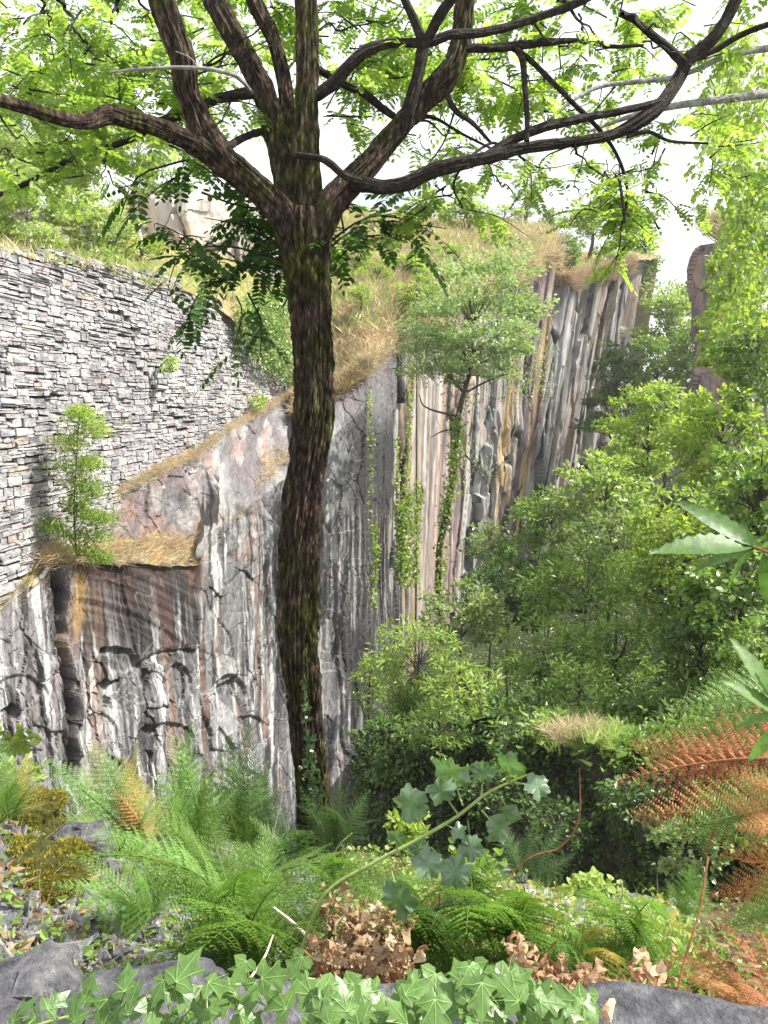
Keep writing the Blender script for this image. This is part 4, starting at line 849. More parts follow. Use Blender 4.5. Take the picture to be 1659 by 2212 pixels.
# ------------------------------------------------------------------ pit vegetation
PB = 'bushes filling the pit'
for i, a in enumerate([
    # px,py,rx,ry,Y, mat, leaf size, tpl, density, label, cat
    (905, 1430, 105, 95, 16, 'g_light', .17, T_LANCE, 1.1, 'pale long-leaved bush at the foot of the cliff, nearest the locust trunk', 'bush'),
    (1000, 1335, 90, 80, 20, 'g_grey', .16, T_Q, 1., 'greyish bush around the foot of the ivy-clad slender tree', 'bush'),
    (1105, 1270, 110, 100, 22, 'g_dark', .15, T_Q, 1., 'dark bush right of the slender tree foot, against the cliff base', 'bush'),
    (1005, 1490, 90, 60, 14.6, 'g_light', .15, T_LANCE, 1., 'drooping pale green bush overhanging the dark pit face', 'bush'),
    (1190, 1130, 90, 85, 27, 'g_mid', .18, T_LANCE, 1., 'fresh green bush where the far cliff meets the thicket', 'bush'),
    (1060, 1180, 60, 60, 28, 'g_grey', .16, T_Q, .9, 'small grey-green bush low against the broken cliff slabs', 'bush'),
    (1270, 1270, 130, 115, 18.5, 'g_mid', .18, T_LANCE, 1.1, 'large mid green chestnut bush in the middle of the thicket', 'bush'),
    (1310, 1090, 110, 110, 24, 'g_light', .19, T_Q, 1., 'light green tree below the dark notch of the far cliff', 'tree'),
    (1400, 940, 90, 110, 27, 'g_yel', .2, T_Q, 1., 'bright yellow-green tree top standing against the dark trees', 'tree'),
    (1350, 1010, 80, 70, 30, 'g_light', .2, T_Q, .9, 'airy green tree behind the bright yellow-green top', 'tree'),
    (1560, 960, 130, 130, 17, 'g_yel', .16, T_Q, 1., 'large sunlit yellow-green tree at the right edge of the thicket', 'tree'),
    (1640, 1080, 120, 130, 12, 'g_mid', .13, T_ROUND, .8, 'round-leaved tree cut by the right edge of the picture', 'tree'),
    (1480, 1150, 130, 120, 14.5, 'g_yel', .14, T_Q, 1., 'yellow-green tree behind the big near chestnut leaves', 'tree'),
    (1600, 1290, 120, 120, 11, 'g_mid', .12, T_ROUND, .9, 'leafy bush under the near chestnut leaves on the right', 'bush'),
    (1350, 1420, 130, 100, 14.5, 'g_mid', .15, T_LANCE, 1., 'broad green bush above the grassy ledge on the dark bank', 'bush'),
    (1175, 1420, 105, 90, 15.5, 'g_mid', .16, T_LANCE, 1.1, 'dense glossy bush in the centre of the pit', 'bush'),
    (1510, 1410, 110, 100, 11.5, 'g_dark', .12, T_Q, 1., 'dark bush right of the grassy ledge', 'bush'),
    (1120, 1545, 80, 45, 13, 'g_dark', .12, T_Q, 1., 'low dark bush hanging over the black pit face', 'bush'),
    (830, 1590, 55, 45, 14.2, 'g_dark', .13, T_LANCE, .8, 'small dark bush clinging low beside the cliff corner', 'bush'),
    (1560, 1590, 110, 70, 8.6, 'g_mid', .12, T_LANCE, .9, 'long-leaved green bush behind the rust-coloured fern', 'bush'),
    (1240, 1620, 50, 30, 11.2, 'g_light', .1, T_Q, .7, 'pale sprig bush below the grassy ledge', 'bush'),
    (1480, 1830, 90, 70, 6.6, 'g_grey', .075, T_ROUND, .45, 'sparse bush with small round grey leaves at the lower right', 'bush'),
    (1370, 1720, 70, 60, 7.4, 'g_dark', .08, T_Q, .45, 'thin dark bush on the shaded bank left of the green fern tip', 'bush'),
    (1590, 1760, 90, 80, 6.2, 'g_mid', .09, T_Q, .6, 'green bush behind the orange ferns at the right', 'bush'),
    (950, 1570, 90, 48, 12.5, 'g_mid', .12, T_LANCE, 1.1, 'drooping bush breaking the lip of the dark pit face, left of centre', 'bush'),
    (1110, 1610, 75, 42, 11.2, 'g_dark', .11, T_LANCE, 1., 'dark drooping bush on the lip of the pit face above the big grey leaves', 'bush'),
    (1370, 1620, 70, 44, 8.8, 'g_mid', .1, T_LANCE, .9, 'bush leaning out right beside the yellowish grass tussock', 'bush'),
    (850, 1650, 60, 44, 13., 'g_dark', .1, T_Q, .8, 'shaded bush low on the pit face near the cliff corner', 'bush'),
    (1190, 1570, 60, 30, 10.8, 'g_light', .1, T_Q, .9, 'light sprig left of the yellowish grass tussock', 'bush'),
    (880, 1530, 80, 55, 15.5, 'g_mid', .14, T_LANCE, 1.1, 'bush spilling over the pit face under the palest long-leaved one', 'bush'),
    (800, 1470, 40, 60, 18, 'g_light', .13, T_LANCE, .8, 'narrow bush touching the dark corner of the near cliff', 'bush'),
    (1250, 1500, 100, 70, 13, 'g_mid', .13, T_LANCE, 1.1, 'leafy bush just above the yellowish grass ledge', 'bush'),
    (1400, 1560, 100, 70, 10.6, 'g_dark', .11, T_Q, 1., 'dark bush right of the yellowish grass ledge, over the shaded bank', 'bush'),
    (1330, 1190, 110, 90, 21, 'g_grey', .16, T_Q, 1.1, 'grey-green tree in the heart of the thicket', 'tree'),
    (1430, 1280, 100, 90, 15.5, 'g_mid', .14, T_Q, 1.1, 'mid green tree left of the large near chestnut leaves', 'tree'),
    (930, 1600, 60, 34, 13.4, 'g_dark', .1, T_Q, .8, 'dark tuft of leaves on top of the layered pit face', 'bush'),
    (1640, 1440, 80, 120, 9.5, 'g_mid', .1, T_Q, 1., 'green bush at the right edge behind the lower chestnut sprig', 'bush'),
    (1060, 1700, 70, 50, 10, 'g_dark', .09, T_Q, .4, 'thin dark shrub on the pit face behind the big grey leaves', 'bush'),
    (1200, 1770, 90, 50, 8.5, 'g_dark', .08, T_Q, .35, 'sparse dark creeper shrub on the lower pit face', 'bush'),
    ]):
    px, py, rx, ry, Y, m_, sz, tp, dn, lb, ct = a
    c_ = W(px, py, Y); base = None
    if Y < 13.1 or i in (3, 17, 18): base = W(px+20, py+ry*1.25, Y+.3)
    shrub('tree' if ct == 'tree' else 'bush', lb, ct, px, py, rx, ry, Y, m_, sz*(1.08 if Y > 12 else .9), tp, dn*1.45, PB if ct == 'bush' else 'trees in the thicket', base, seed=40+i, depth=min(rx*1.1, 120), tr=.07 if ct == 'tree' else .04, ncl=int(60*max(dn, .6)), clr=.22, low=.9)
g_ = np.random.default_rng(77)
a = g_.integers(0, 250, 90000); b = g_.integers(0, 618, 90000); dens = fbm(b*.02, a*.025, 3, 700)+.22*ss(70, 0, a)+.1*ss(250, 500, b); k = dens > .57+.06*g_.random(90000)
a, b = a[k], b[k]; n = len(a); m_ = MB(); leaves(m_, Qb[a, b]+g_.normal(size=(n, 3))*.09+np.array([0, -.16, 0]), unit(np.array([0, -1, .3])+g_.normal(size=(n, 3))*.4), .085, T_Q, 3)
tag(m_.build('creeper', M['g_dark']), 'small-leaved creeper spreading over the shaded rubble rock face', 'creeper', kind='stuff')
# slender tree with a round crown and ivy on its stem
st = L3([(948, 1330, 17, 27), (948, 1200, 16, 27), (962, 1120, 17, 27), (975, 1050, 16, 27), (986, 960, 15, 27), (990, 900, 14, 27), (1003, 845, 12, 27), (1018, 790, 10, 27), (1020, 720, 7, 27), (1015, 640, 4, 27)])
shrub('slender_tree', 'slender tree with a round light green crown before the far cliff', 'tree', 1025, 710, 150, 150, 27, 'g_pale', .15, T_Q, 1.6, None, st[0][:3], seed=91, trunk=st, tr=.11, ncl=95, clr=.24, low=.7)
m_ = MB(); g_ = np.random.default_rng(9)
for (x, y, rx, ry, k) in ((940, 800, 70, 30, 350), (1130, 830, 60, 50, 380), (1000, 870, 40, 30, 160), (990, 960, 30, 40, 110), (1040, 1010, 40, 40, 120), (900, 760, 50, 30, 200), (1160, 760, 40, 40, 160), (985, 1060, 24, 30, 40)):
    e = g_.normal(size=(k, 3)); p = W(x+e[:, 0]*rx*.55, y+e[:, 1]*ry*.55, 27+e[:, 2]*.8); leaves(m_, p, unit(e), .12, T_Q, int(x))
sl_ = [o for o in bpy.data.objects if o.name == 'slender_tree'][0]
m_.build('crown', M['g_grey'], sl_)
m_ = MB()
for r_ in (((990, 900), (920, 880), (905, 850)), ((985, 960), (1020, 1000), (1065, 1060)), ((1003, 850), (1060, 820), (1120, 800)), ((1003, 850), (960, 800), (920, 760)), ((990, 930), (960, 930), (930, 945))):
    tube(m_, [(*W(x, y, 27), .05-.018*k) for k, (x, y) in enumerate(r_)], 5, 8)
m_.build('branch', M['shrubwood'], sl_)
def ivystrip(pts, w_, Y, n, label, mat='g_light', sz=.1, nm='ivy_vine', spread=.12, spr=.5):
    p = np.array(pts, float); t = g_.random(n)*(len(p)-1); i = t.astype(int); f = t-i
    x = p[i, 0]*(1-f)+p[i+1, 0]*f+g_.normal(size=n)*w_*spr; y = p[i, 1]*(1-f)+p[i+1, 1]*f+g_.normal(size=n)*4
    Yv = (np.interp(y, [q[1] for q in sorted(pts, key=lambda q: q[1])], [q[2] for q in sorted(pts, key=lambda q: q[1])]) if len(pts[0]) > 2 else Y)-np.abs(g_.normal(size=n))*spread
    pos = W(x, y, Yv); rt = empty(nm, tuple(W(p[-1, 0], p[-1, 1], pts[-1][2] if len(pts[-1]) > 2 else Y)), label, 'vine')
    m_ = MB(); place(m_, T_Q[0]*[1, 1.5, 1], T_Q[1], pos, unit(g_.normal(size=(n, 3))+[0, 0, -.3]), unit(np.array([.35, -1, .5])+g_.normal(size=(n, 3))*.5), sz*(.6+.8*g_.random(n)))
    m_.build('leaves', M[mat], rt); m_ = MB(); tube(m_, [(*W(q[0], q[1], (q[2] if len(q) > 2 else Y)-.03), .012) for q in pts], 5, 20); m_.build('stem', M['shrubwood'], rt); return rt
ivystrip([(992, 900, 26.9), (984, 980, 26.9), (972, 1060, 26.9), (958, 1130, 26.9), (948, 1300, 26.9)], 16, 27, 900, 'ivy wrapped round the stem of the slender tree', 'g_yel', .11)
def far_d(px): return float(ip(px, [(846, 37.5), (870, 38.5), (900, 40.5), (1000, 48)]))-1.3
for pts, w_, n, lb in (([(890, 790, 36.5), (886, 900, 36.3), (880, 1000, 36), (876, 1080, 35.8)], 6, 260, 'thin pale vine hanging highest on the buff cliff panel'),
                       ([(866, 1080, 35), (868, 1160, 34.6), (865, 1260, 34.4)], 15, 700, 'broad yellow-green vine hanging low left of the slender tree'),
                       ([(905, 1040, 36.5), (900, 1150, 36), (895, 1270, 35.6)], 11, 460, 'yellow-green vine just left of the slender tree stem'),
                       ([(884, 1060, 35.4), (882, 1150, 35), (880, 1270, 34.8)], 14, 600, 'thick vine between two others on the buff cliff panel')):
    ivystrip(pts, w_, 36, n, lb, 'g_yel', .14)
ivystrip([(797, 835, 31), (800, 900, 30.6), (803, 1010, 30.2), (800, 1120, 30)], 5, 31, 170, 'thread-like vine hanging at the dark cliff corner', 'g_yel', .11)
ivystrip([(808, 1130, 29.6), (812, 1200, 29.4), (806, 1310, 29.2)], 9, 30, 300, 'leafy vine low on the dark cliff corner', 'g_yel', .12)
ivystrip([(858, 940, 36), (862, 1000, 35.6), (856, 1060, 35.2)], 6, 36, 130, 'short vine in the dark joint beside the buff panel', 'g_light', .13)
# shrub growing against the masonry wall
def wall_shrub():
    pts = [(178, 905, 46, 26), (150, 955, 34, 22), (205, 930, 30, 20), (150, 1010, 50, 24), (195, 1000, 30, 20), (170, 1045, 34, 22), (200, 1060, 36, 22), (165, 1090, 32, 20), (110, 1135, 34, 20), (190, 1115, 40, 22), (140, 1155, 46, 20), (215, 1120, 34, 18), (205, 1160, 40, 20), (190, 1190, 36, 14), (218, 1207, 26, 10), (175, 890, 24, 14)]
    root = empty('wall_shrub', tuple(W(165, 1200, 15.2)), 'tall narrow yellow-green shrub growing up the face of the masonry wall', 'shrub')
    m_ = MB(); t_ = MB(); spine = [W(165, 1205, 15.2), W(160, 1100, 15.), W(165, 1000, 14.9), W(172, 890, 14.8)]
    tube(t_, [(*p, .022-.005*k) for k, p in enumerate(spine)], 6, 16)
    for k, (x, y, rx, ry) in enumerate(pts):
        Yc = min(float(wallY(x))-.45, 15.1); n = 430
        e = g_.normal(size=(n, 3))*.5; p = W(x+e[:, 0]*rx, y+e[:, 1]*ry, Yc+e[:, 2]*.35); leaves(m_, p, unit(e+[.2, 0, .4]), .09, T_LANCE, k, up=.6)
        b = W(165, min(1200, y+35), 15); q = W(x, y, Yc); tube(t_, [(*b, .012), (*((b+q)/2+[0, 0, .03]), .009), (*q, .004)], 4, 7, cap=False)
    m_.build('foliage', M['g_yel'], root); t_.build('trunk', M['shrubwood'], root)
wall_shrub()
def wall_ivy(pts, lb, mat, seed, n0=260, sz=.13):
    g_ = np.random.default_rng(seed); m_ = MB()
    Yr = lambda x: float(wallY(min(x, 640)))-.15
    for x, y, rx, ry in pts:
        n = int(n0*rx*ry/900); a = g_.random(n)*2*np.pi; r = np.sqrt(g_.random(n)); X_ = x+rx*r*np.cos(a); Y_ = y+ry*r*np.sin(a)
        bulge = .55*np.sqrt(1-r**2*.95)*g_.random(n)**.35
        Yc = wallY(np.minimum(X_, 640))-.15-.3*bulge; pos = W(X_, Y_, Yc)+np.array([.9, -.1, 0])*bulge[:, None]
        place(m_, T_Q[0]*[1, 1.5, 1], T_Q[1], pos, unit(g_.normal(size=(n, 3))*.6+[0, -.3, -.6]), unit(np.array([1, -.4, .7])+g_.normal(size=(n, 3))*.45), sz*(.6+.7*g_.random(n)))
    p0 = W(pts[0][0], pts[0][1]+pts[0][3], Yr(pts[0][0])); rt = empty('ivy_mound', tuple(p0), lb, 'ivy'); m_.build('leaves', M[mat], rt)
    m_ = MB()
    for x, y, rx, ry in pts: tube(m_, [(*p0, .03), (*W(x, y, Yr(x)-.05), .015)], 5, 6)
    m_.build('stems', M['shrubwood'], rt)
wall_ivy([(555, 700, 52, 52), (600, 700, 40, 70), (580, 760, 45, 45), (610, 790, 30, 40), (530, 670, 34, 30), (600, 640, 30, 40), (560, 650, 40, 24)], 'big bright ivy mound hanging over the right end of the masonry wall', 'g_mid', 3, 420, .12)
wall_ivy([(545, 868, 12, 9), (552, 858, 8, 8), (540, 878, 7, 6)], 'small sprig rooted at the wall foot below the ivy mound', 'g_yel', 4, 900, .1)
wall_ivy([(346, 790, 9, 14), (350, 775, 7, 8)], 'tiny weed sprouting from the middle of the masonry wall', 'g_light', 5, 900, .09)

# trees and bushes on the hill and behind the cliffs
for i, a in enumerate([
    (50, 300, 100, 130, 22, 'g_birch', .15, .85, 'leafy birch at the far left above the wall, tallest', 'birch_tree'),
    (170, 330, 90, 120, 24, 'g_birch', .15, .8, 'birch second from the left with bright drooping foliage', 'birch_tree'),
    (300, 320, 80, 60, 27, 'g_light', .17, .8, 'birch leaning over the buff outcrop left of the trunk', 'birch_tree'),
    (60, 470, 100, 75, 18, 'g_light', .12, .9, 'leafy young birch low at the far left behind the wall top', 'birch_tree'),
    (180, 480, 70, 70, 21, 'g_birch', .13, .9, 'young birch behind the middle of the wall top', 'birch_tree'),
    (120, 210, 120, 90, 25, 'g_birch', .17, .6, 'faint birch crown behind the locust leaves at the upper left', 'birch_tree'),
    (20, 400, 90, 110, 20, 'g_birch', .13, .9, 'birch crown at the far left edge halfway up', 'birch_tree'),
    (250, 500, 70, 50, 23, 'g_birch', .14, .9, 'low birch scrub just over the wall top left of the outcrop', 'birch_tree'),
    (1132, 410, 42, 72, 84, 'g_pale', .5, .55, 'tall thin pale tree rising above the cliff edge', 'hill_tree'),
    (1275, 470, 70, 60, 74, 'g_light', .42, .7, 'tree with a bare dark stem standing on the cliff brink', 'hill_tree'),
    (1185, 480, 18, 40, 78, 'g_mid', .4, .6, 'small dark tree between the pale tree and the cliff brink tree', 'hill_tree'),
    (1375, 520, 48, 45, 88, 'g_mid', .5, .9, 'dark green tree at the far corner of the cliff top', 'hill_tree'),
    (1395, 580, 30, 36, 92, 'g_mid', .5, .9, 'dark bush spilling over the far corner of the cliff', 'hill_bush'),
    (1000, 455, 60, 45, 66, 'g_yel', .4, .7, 'yellow-green tree on the dry hillside right of the trunk', 'hill_tree'),
    (1090, 470, 40, 30, 76, 'g_light', .4, .6, 'low green bush on the hill skyline below the pale tree', 'hill_bush'),
    (1225, 545, 28, 34, 67, 'g_mid', .3, .8, 'green bush filling the notch between the two headlands', 'hill_bush'),
    (1320, 540, 40, 22, 72, 'g_light', .36, .6, 'low bush along the top of the grey slab headland', 'hill_bush'),
    (900, 640, 50, 40, 38, 'g_yel', .18, .9, 'bright yellow-green bush on the slope just left of the slender tree crown', 'hill_bush'),
    (780, 640, 30, 24, 35, 'g_light', .16, .7, 'small broom bush on the straw slope close to the trunk', 'hill_bush'),
    (760, 555, 60, 22, 43, 'g_yel', .2, .6, 'loose scrub on the upper slope right of the fork', 'hill_bush'),
    (960, 560, 60, 34, 52, 'g_light', .28, .6, 'green scrub above the crown of the slender tree', 'hill_bush'),
    (880, 580, 50, 40, 45, 'g_yel', .22, .7, 'yellow-green scrub on the slope right of the trunk', 'hill_bush'),
    (810, 590, 50, 30, 41, 'g_yel', .2, .5, 'sparse scrub beside the trunk on the dry slope', 'hill_bush'),
    (1060, 540, 50, 26, 60, 'g_grey', .3, .5, 'grey-green scrub below the hill skyline', 'hill_bush'),
    (300, 540, 60, 30, 24, 'g_yel', .14, .6, 'yellow-green scrub below the buff outcrop', 'hill_bush'),
    (230, 560, 50, 26, 20, 'g_light', .11, .7, 'scrub peeking over the middle of the wall', 'hill_bush'),
    (440, 600, 40, 26, 26, 'g_yel', .14, .4, 'sparse yellow scrub behind the stepped end of the wall', 'hill_bush'),
    (370, 400, 60, 30, 41, 'g_mid', .25, .7, 'dark bush topping the buff outcrop', 'hill_bush'),
    (1440, 700, 70, 85, 78, 'g_light', .55, 1., 'tall green tree behind the far end of the cliff', 'far_tree'),
    (1420, 800, 70, 70, 74, 'g_mid', .5, 1., 'dark tree beneath the tall green tree at the cliff end', 'far_tree'),
    (1475, 650, 40, 38, 100, 'g_pale', .6, .9, 'hazy pale tree in the gap between cliff and rock stack', 'far_tree'),
    (1500, 780, 60, 80, 70, 'g_mid', .5, 1., 'dark tree between the rock stack and the cliff', 'far_tree'),
    (1330, 800, 58, 70, 60, 'g_dark', .4, .95, 'blue-green tree standing close against the slab cliff', 'far_tree'),
    (1320, 900, 60, 80, 58, 'g_dark', .38, .8, 'shadowy tree at the foot of the slab cliff', 'far_tree'),
    (1440, 890, 70, 60, 60, 'g_mid', .42, .9, 'tree behind the bright yellow-green top', 'far_tree'),
    (1590, 760, 80, 100, 19, 'g_yel', .15, .9, 'sunlit birch mass hiding the lower half of the rock stack', 'birch_tree'),
    (1560, 640, 60, 120, 21, 'g_yel', .15, .55, 'hanging birch foliage in front of the rock stack', 'birch_tree'),
    (1630, 780, 70, 130, 16, 'g_mid', .13, .9, 'dense birch at the right edge below the rock stack', 'birch_tree'),
    (1630, 500, 60, 130, 15, 'g_mid', .13, .5, 'drooping birch sprays at the right edge beside the rock stack', 'birch_tree'),
    ]):
    px, py, rx, ry, Y, m_, sz, dn, lb, nm = a
    c_ = W(px, py, Y); 
    if nm == 'birch_tree' and px > 1000: base = c_+np.array([2., 1, -5.])
    else:
        b = down(c_[0], c_[1], 'hill', 80) or down(c_[0], c_[1], 'bank', 60) or down(c_[0], c_[1], 'pit', 60)
        base = np.array(b) if b is not None else c_-[0, 0, 6]
        if base[2] > c_[2]-.6*ry*pw(Y): base[2] = c_[2]-.9*ry*pw(Y)
    shrub(nm, lb, 'birch' if 'birch' in nm else ('tree' if 'tree' in nm else 'bush'), px, py, rx, ry, Y, m_, sz*.8, T_Q, dn*(1.9 if i < 8 else 1.7), None, base, 'birchwood' if 'birch' in nm else 'shrubwood', 140+i, depth=min(rx, 110)*(.9), tr=(.05 if 'bush' in nm else .09)*max(1, Y/30), ncl=int(46*max(.6, dn)), clr=.25 if dn > .6 else .2, droop=.6 if 'birch' in nm else .15, low=1.)
# drooping birch at the upper right
def weeping(px, py, Y, seeds, lb, rx, ry, mat, per=80):
    g_ = np.random.default_rng(seeds); root = empty('birch_tree', tuple(W(px+90, py+ry+300, Y+1)), lb, 'birch')
    m_ = MB(); t_ = MB(); tube(t_, [(*W(px+110, py+ry+300, Y+1), .09), (*W(px+100, py, Y+.6), .07), (*W(px+90, py-ry, Y+.3), .03)], 8, 20)
    for k in range(44):
        x0 = px+g_.normal()*rx*.6; y0 = py+g_.uniform(-ry, ry*.7); Yk = Y+g_.normal()*.7; ln = g_.uniform(50, 130)
        a, b, c = W(x0, y0, Yk), W(x0-8+g_.normal()*12, y0+ln*.5, Yk), W(x0-10+g_.normal()*16, y0+ln, Yk)
        tube(t_, [(*a, .007), (*b, .005), (*c, .002)], 4, 8, cap=False); C = spline([a, b, c], 20)
        n = per//2; pos = C[g_.integers(0, 20, n)]+g_.normal(size=(n, 3))*.07
        place(m_, T_Q[0]*[1, 1.3, 1], T_Q[1], pos, unit(g_.normal(size=(n, 3))*.8+[0, 0, -1]), unit(g_.normal(size=(n, 3))+[0, -.4, .2]), .105*(.6+.7*g_.random(n)))
    m_.build('crown', M[mat], root); t_.build('trunk', M['birchwood'], root)
weeping(1600, 250, 11, 1, 'weeping birch twigs hanging in the upper right corner', 80, 200, 'g_yel', 90)
weeping(1610, 560, 12, 2, 'weeping birch twigs with dense leaves right of the rock stack', 50, 160, 'g_yel', 100)

# ------------------------------------------------------------------ dry grass and scrub cover
def cover(name, lb, pxs, pys, which, n, ln, mat, nb=9, spread=.7, rad=.25, seed=0, wid=1.2, ypow=1):
    g_ = np.random.default_rng(seed); P = []
    for _ in range(n):
        p = hit(g_.uniform(*pxs), g_.uniform(*pys), which)
        if p: P.append(p)
    P = np.array(P); sc = np.repeat(P[:, 1], nb)
    m_ = MB(); N = len(P)*nb; Q = np.repeat(P, nb, 0)+g_.normal(size=(N, 3))*[rad, rad, rad*.1]
    d = unit(g_.normal(size=(N, 3))*[spread, spread, .3]+[0, 0, 1.]); t = T_BL[0]*[1, wid, 1]
    place(m_, t, T_BL[1], Q, d, unit(g_.normal(size=(N, 3))+[.3, -.3, .3]), ln*(.4+.8*g_.random(N)))
    o = m_.build(name, M[mat]); return tag(o, lb, 'grass', kind='stuff')
cover('dry_grass', 'pale straw grass over the slope right of the trunk and along the hill', (600, 1200), (450, 830), 'hill', 12000, .5, 'straw', 9, .9, .3, 1, 1.6)
cover('dry_grass', 'straw grass on the hillside behind the masonry wall', (-60, 620), (420, 780), 'hill', 5000, .35, 'straw', 9, .8, .3, 2, 1.2)
cover('dry_brush', 'brown dead brush on the hillside between the green scrub', (640, 1420), (470, 720), 'hill', 5000, .65, 'brush', 10, 1., .5, 3, 1.8)
cover('green_grass', 'green grass and broom scattered over the dry slope', (600, 1420), (440, 720), 'hill', 2600, .7, 'g_light', 10, .7, .4, 4, 2.)
cover('green_grass', 'green weeds behind the wall top', (0, 560), (430, 650), 'hill', 2600, .35, 'g_birch', 10, .9, .3, 5, 2.)
cover('undergrowth', 'low leafy undergrowth on the shaded bank in the pit', (760, 1700), (900, 1640), 'bank', 9000, .15, 'g_mid', 10, 2.5, .35, 6, 8)
def edge_tufts(Q, cols, rows, n, ln, lb, mat, seed, nb=34, spread=1.1, down_=.0):
    g_ = np.random.default_rng(seed); P = np.array([Q[g_.integers(*rows), g_.integers(*cols)] for _ in range(n)])
    m_ = MB(); N = n*nb; q = np.repeat(P, nb, 0)+g_.normal(size=(N, 3))*[.12, .12, .04]
    d = unit(g_.normal(size=(N, 3))*[spread, spread, .5]+[.35, -.25, .9-down_]); place(m_, T_BL[0]*[1, .8, 1], T_BL[1], q, d, unit(g_.normal(size=(N, 3))+[.3, -.3, .3]), ln*(.4+.8*g_.random(N)))
    return tag(m_.build('dry_grass', M[mat]), lb, 'grass', kind='stuff')
ci = lambda x: int(np.searchsorted(pxn, x))
edge_tufts(Qn, (ci(100), ci(432)), (120, 170), 420, .34, 'dry straw grass along the rock ledge under the wall shrub', 'straw', 1, 30, 1.1, .3)
edge_tufts(Qn, (ci(-200), ci(110)), (0, 165), 200, .16, 'ochre moss and short grass along the wall foot at the left', 'yfern', 2, 26)
edge_tufts(Qn, (ci(235), ci(480)), (0, 12), 260, .26, 'straw and ochre grass on the wall footing above the ledge', 'straw', 3, 26, 1.1, .3)
edge_tufts(Qn, (ci(480), ci(640)), (0, 10), 160, .3, 'dry grass where the wall meets the cliff behind the trunk', 'straw', 4, 26, 1, .3)
edge_tufts(Qn, (ci(640), ci(866)), (0, 60), 420, .6, 'long dry grass spilling over the cliff brink right of the trunk', 'straw', 5, 30, 1, .4)
edge_tufts(Qn, (ci(555), ci(625)), (95, 150), 36, .4, 'dry tufts hanging on the cliff just left of the trunk', 'straw', 6, 36, 1, 1.1)
edge_tufts(Qn, (ci(505), ci(525)), (150, 172), 8, .3, 'small brown tuft in a notch of the grey cliff', 'brush', 7, 30, 1, .8)
edge_tufts(Qf, (0, 520), (0, 30), 420, 1.1, 'dry grass overhanging the top of the far cliff', 'straw', 8, 30, 1, .7)
edge_tufts(Qf, (520, 760), (0, 22), 260, 1.1, 'brown grass on the brink of the grey slab headland', 'brush', 9, 30, 1, .5)
def pile(center, rx, ry, Y, n, ln, lb, mat, seed, nb=30, dY=.5):
    g_ = np.random.default_rng(seed); P = W(center[0]+g_.normal(size=n)*rx*.5, center[1]+g_.normal(size=n)*ry*.5, Y+g_.normal(size=n)*dY)
    m_ = MB(); tufts(m_, P, nb, ln, seed=seed, spread=1., rad=.15*ln, wid=1); return tag(m_.build('dry_grass', M[mat]), lb, 'grass', kind='stuff')
pile((1580, 505), 50, 26, 60, 120, 1.6, 'straw and green grass capping the rock stack', 'straw', 11, dY=1.2)
pile((1585, 490), 46, 16, 60, 50, 1.6, 'green weeds growing on the rock stack', 'g_light', 12, dY=1.2)
pile((1600, 560), 30, 50, 57, 60, 1.2, 'hanging brown grass on the side of the rock stack', 'brush', 13, dY=.6)
pile((1290, 1600), 70, 26, 9.6, 120, .2, 'yellowish grass tussock on the lit ledge of the dark bank', 'g_birch', 14, dY=.5)
pile((1250, 1585), 60, 20, 9.8, 60, .22, 'dry straw blades among the yellowish tussock on the bank ledge', 'straw', 15, dY=.5)

# ------------------------------------------------------------------ foreground
FR = {}
def frond_geo(seed, np_=19, wide=.34, tri=1., curl=.0):
    g_ = np.random.default_rng(seed); mb_ = MB()
    ts = np.linspace(0, 1, 26); cx = ts; cz = .16*np.sin(ts*math.pi*.9)-.06*ts**2; cy = .03*np.sin(ts*3+seed)
    tube(mb_, [(cx[i], cy[i], cz[i], .0075*(1-.85*ts[i])) for i in range(0, 26, 5)], 5, 16)
    Vq = []
    P, Fw, Nr, S = [], [], [], []
    for k in range(np_):
        t = .24+.75*(k/(np_-1))**.95
        x = t; z = np.interp(t, ts, cz); y = np.interp(t, ts, cy)
        L = wide*(1-((t-.24)/.78))**.85*(.9+.2*g_.random())*(1 if k > 0 else .85)+.012
        for s in (1, -1):
            a = R(72-30*(t-.24))+g_.normal()*.07; dz = -.12+g_.normal()*.1-curl*.5
            d = np.array([math.cos(a), s*math.sin(a), dz]); d /= np.linalg.norm(d)
            n_ = max(3, int(L/.0135)); w0 = min(.078*L+.009, .0235)
            for j in range(n_):
                u = (j+.5)/n_; q = np.array([x, y, z])+d*L*u+np.array([0, 0, -.25*L*u*u])
                w_ = w0*(1-u)**.8+.008
                for s2 in (1, -1):
                    pd = d*.45+s2*np.array([math.sin(a), -s*math.cos(a), 0])*1.0+np.array([0, 0, g_.normal()*.12-curl])
                    P.append(q); Fw.append(pd); Nr.append([g_.normal()*.12, g_.normal()*.12, 1]); S.append(w_*(.85+.3*g_.random()))
            P.append(np.array([x, y, z])+d*0); Fw.append(d+[0, 0, -.12]); Nr.append([0, 0, 1.]); S.append(-L)
    P, Fw, Nr, S = map(np.array, (P, Fw, Nr, S)); m = S > 0
    tv = np.array([[0, .17, 0], [0, -.17, 0], [.7, -.16, -.03], [1, 0, -.07], [.7, .16, -.03]]); 
    place(mb_, tv, [np.array([[0, 1, 2, 3, 4]])], P[m], Fw[m], Nr[m], S[m])
    tv2 = np.array([[0, .006, .001], [0, -.006, .001], [1, 0, -.13]]); place(mb_, tv2, [np.array([[0, 1, 2]])], P[~m], Fw[~m], Nr[~m], -S[~m])
    return mb_
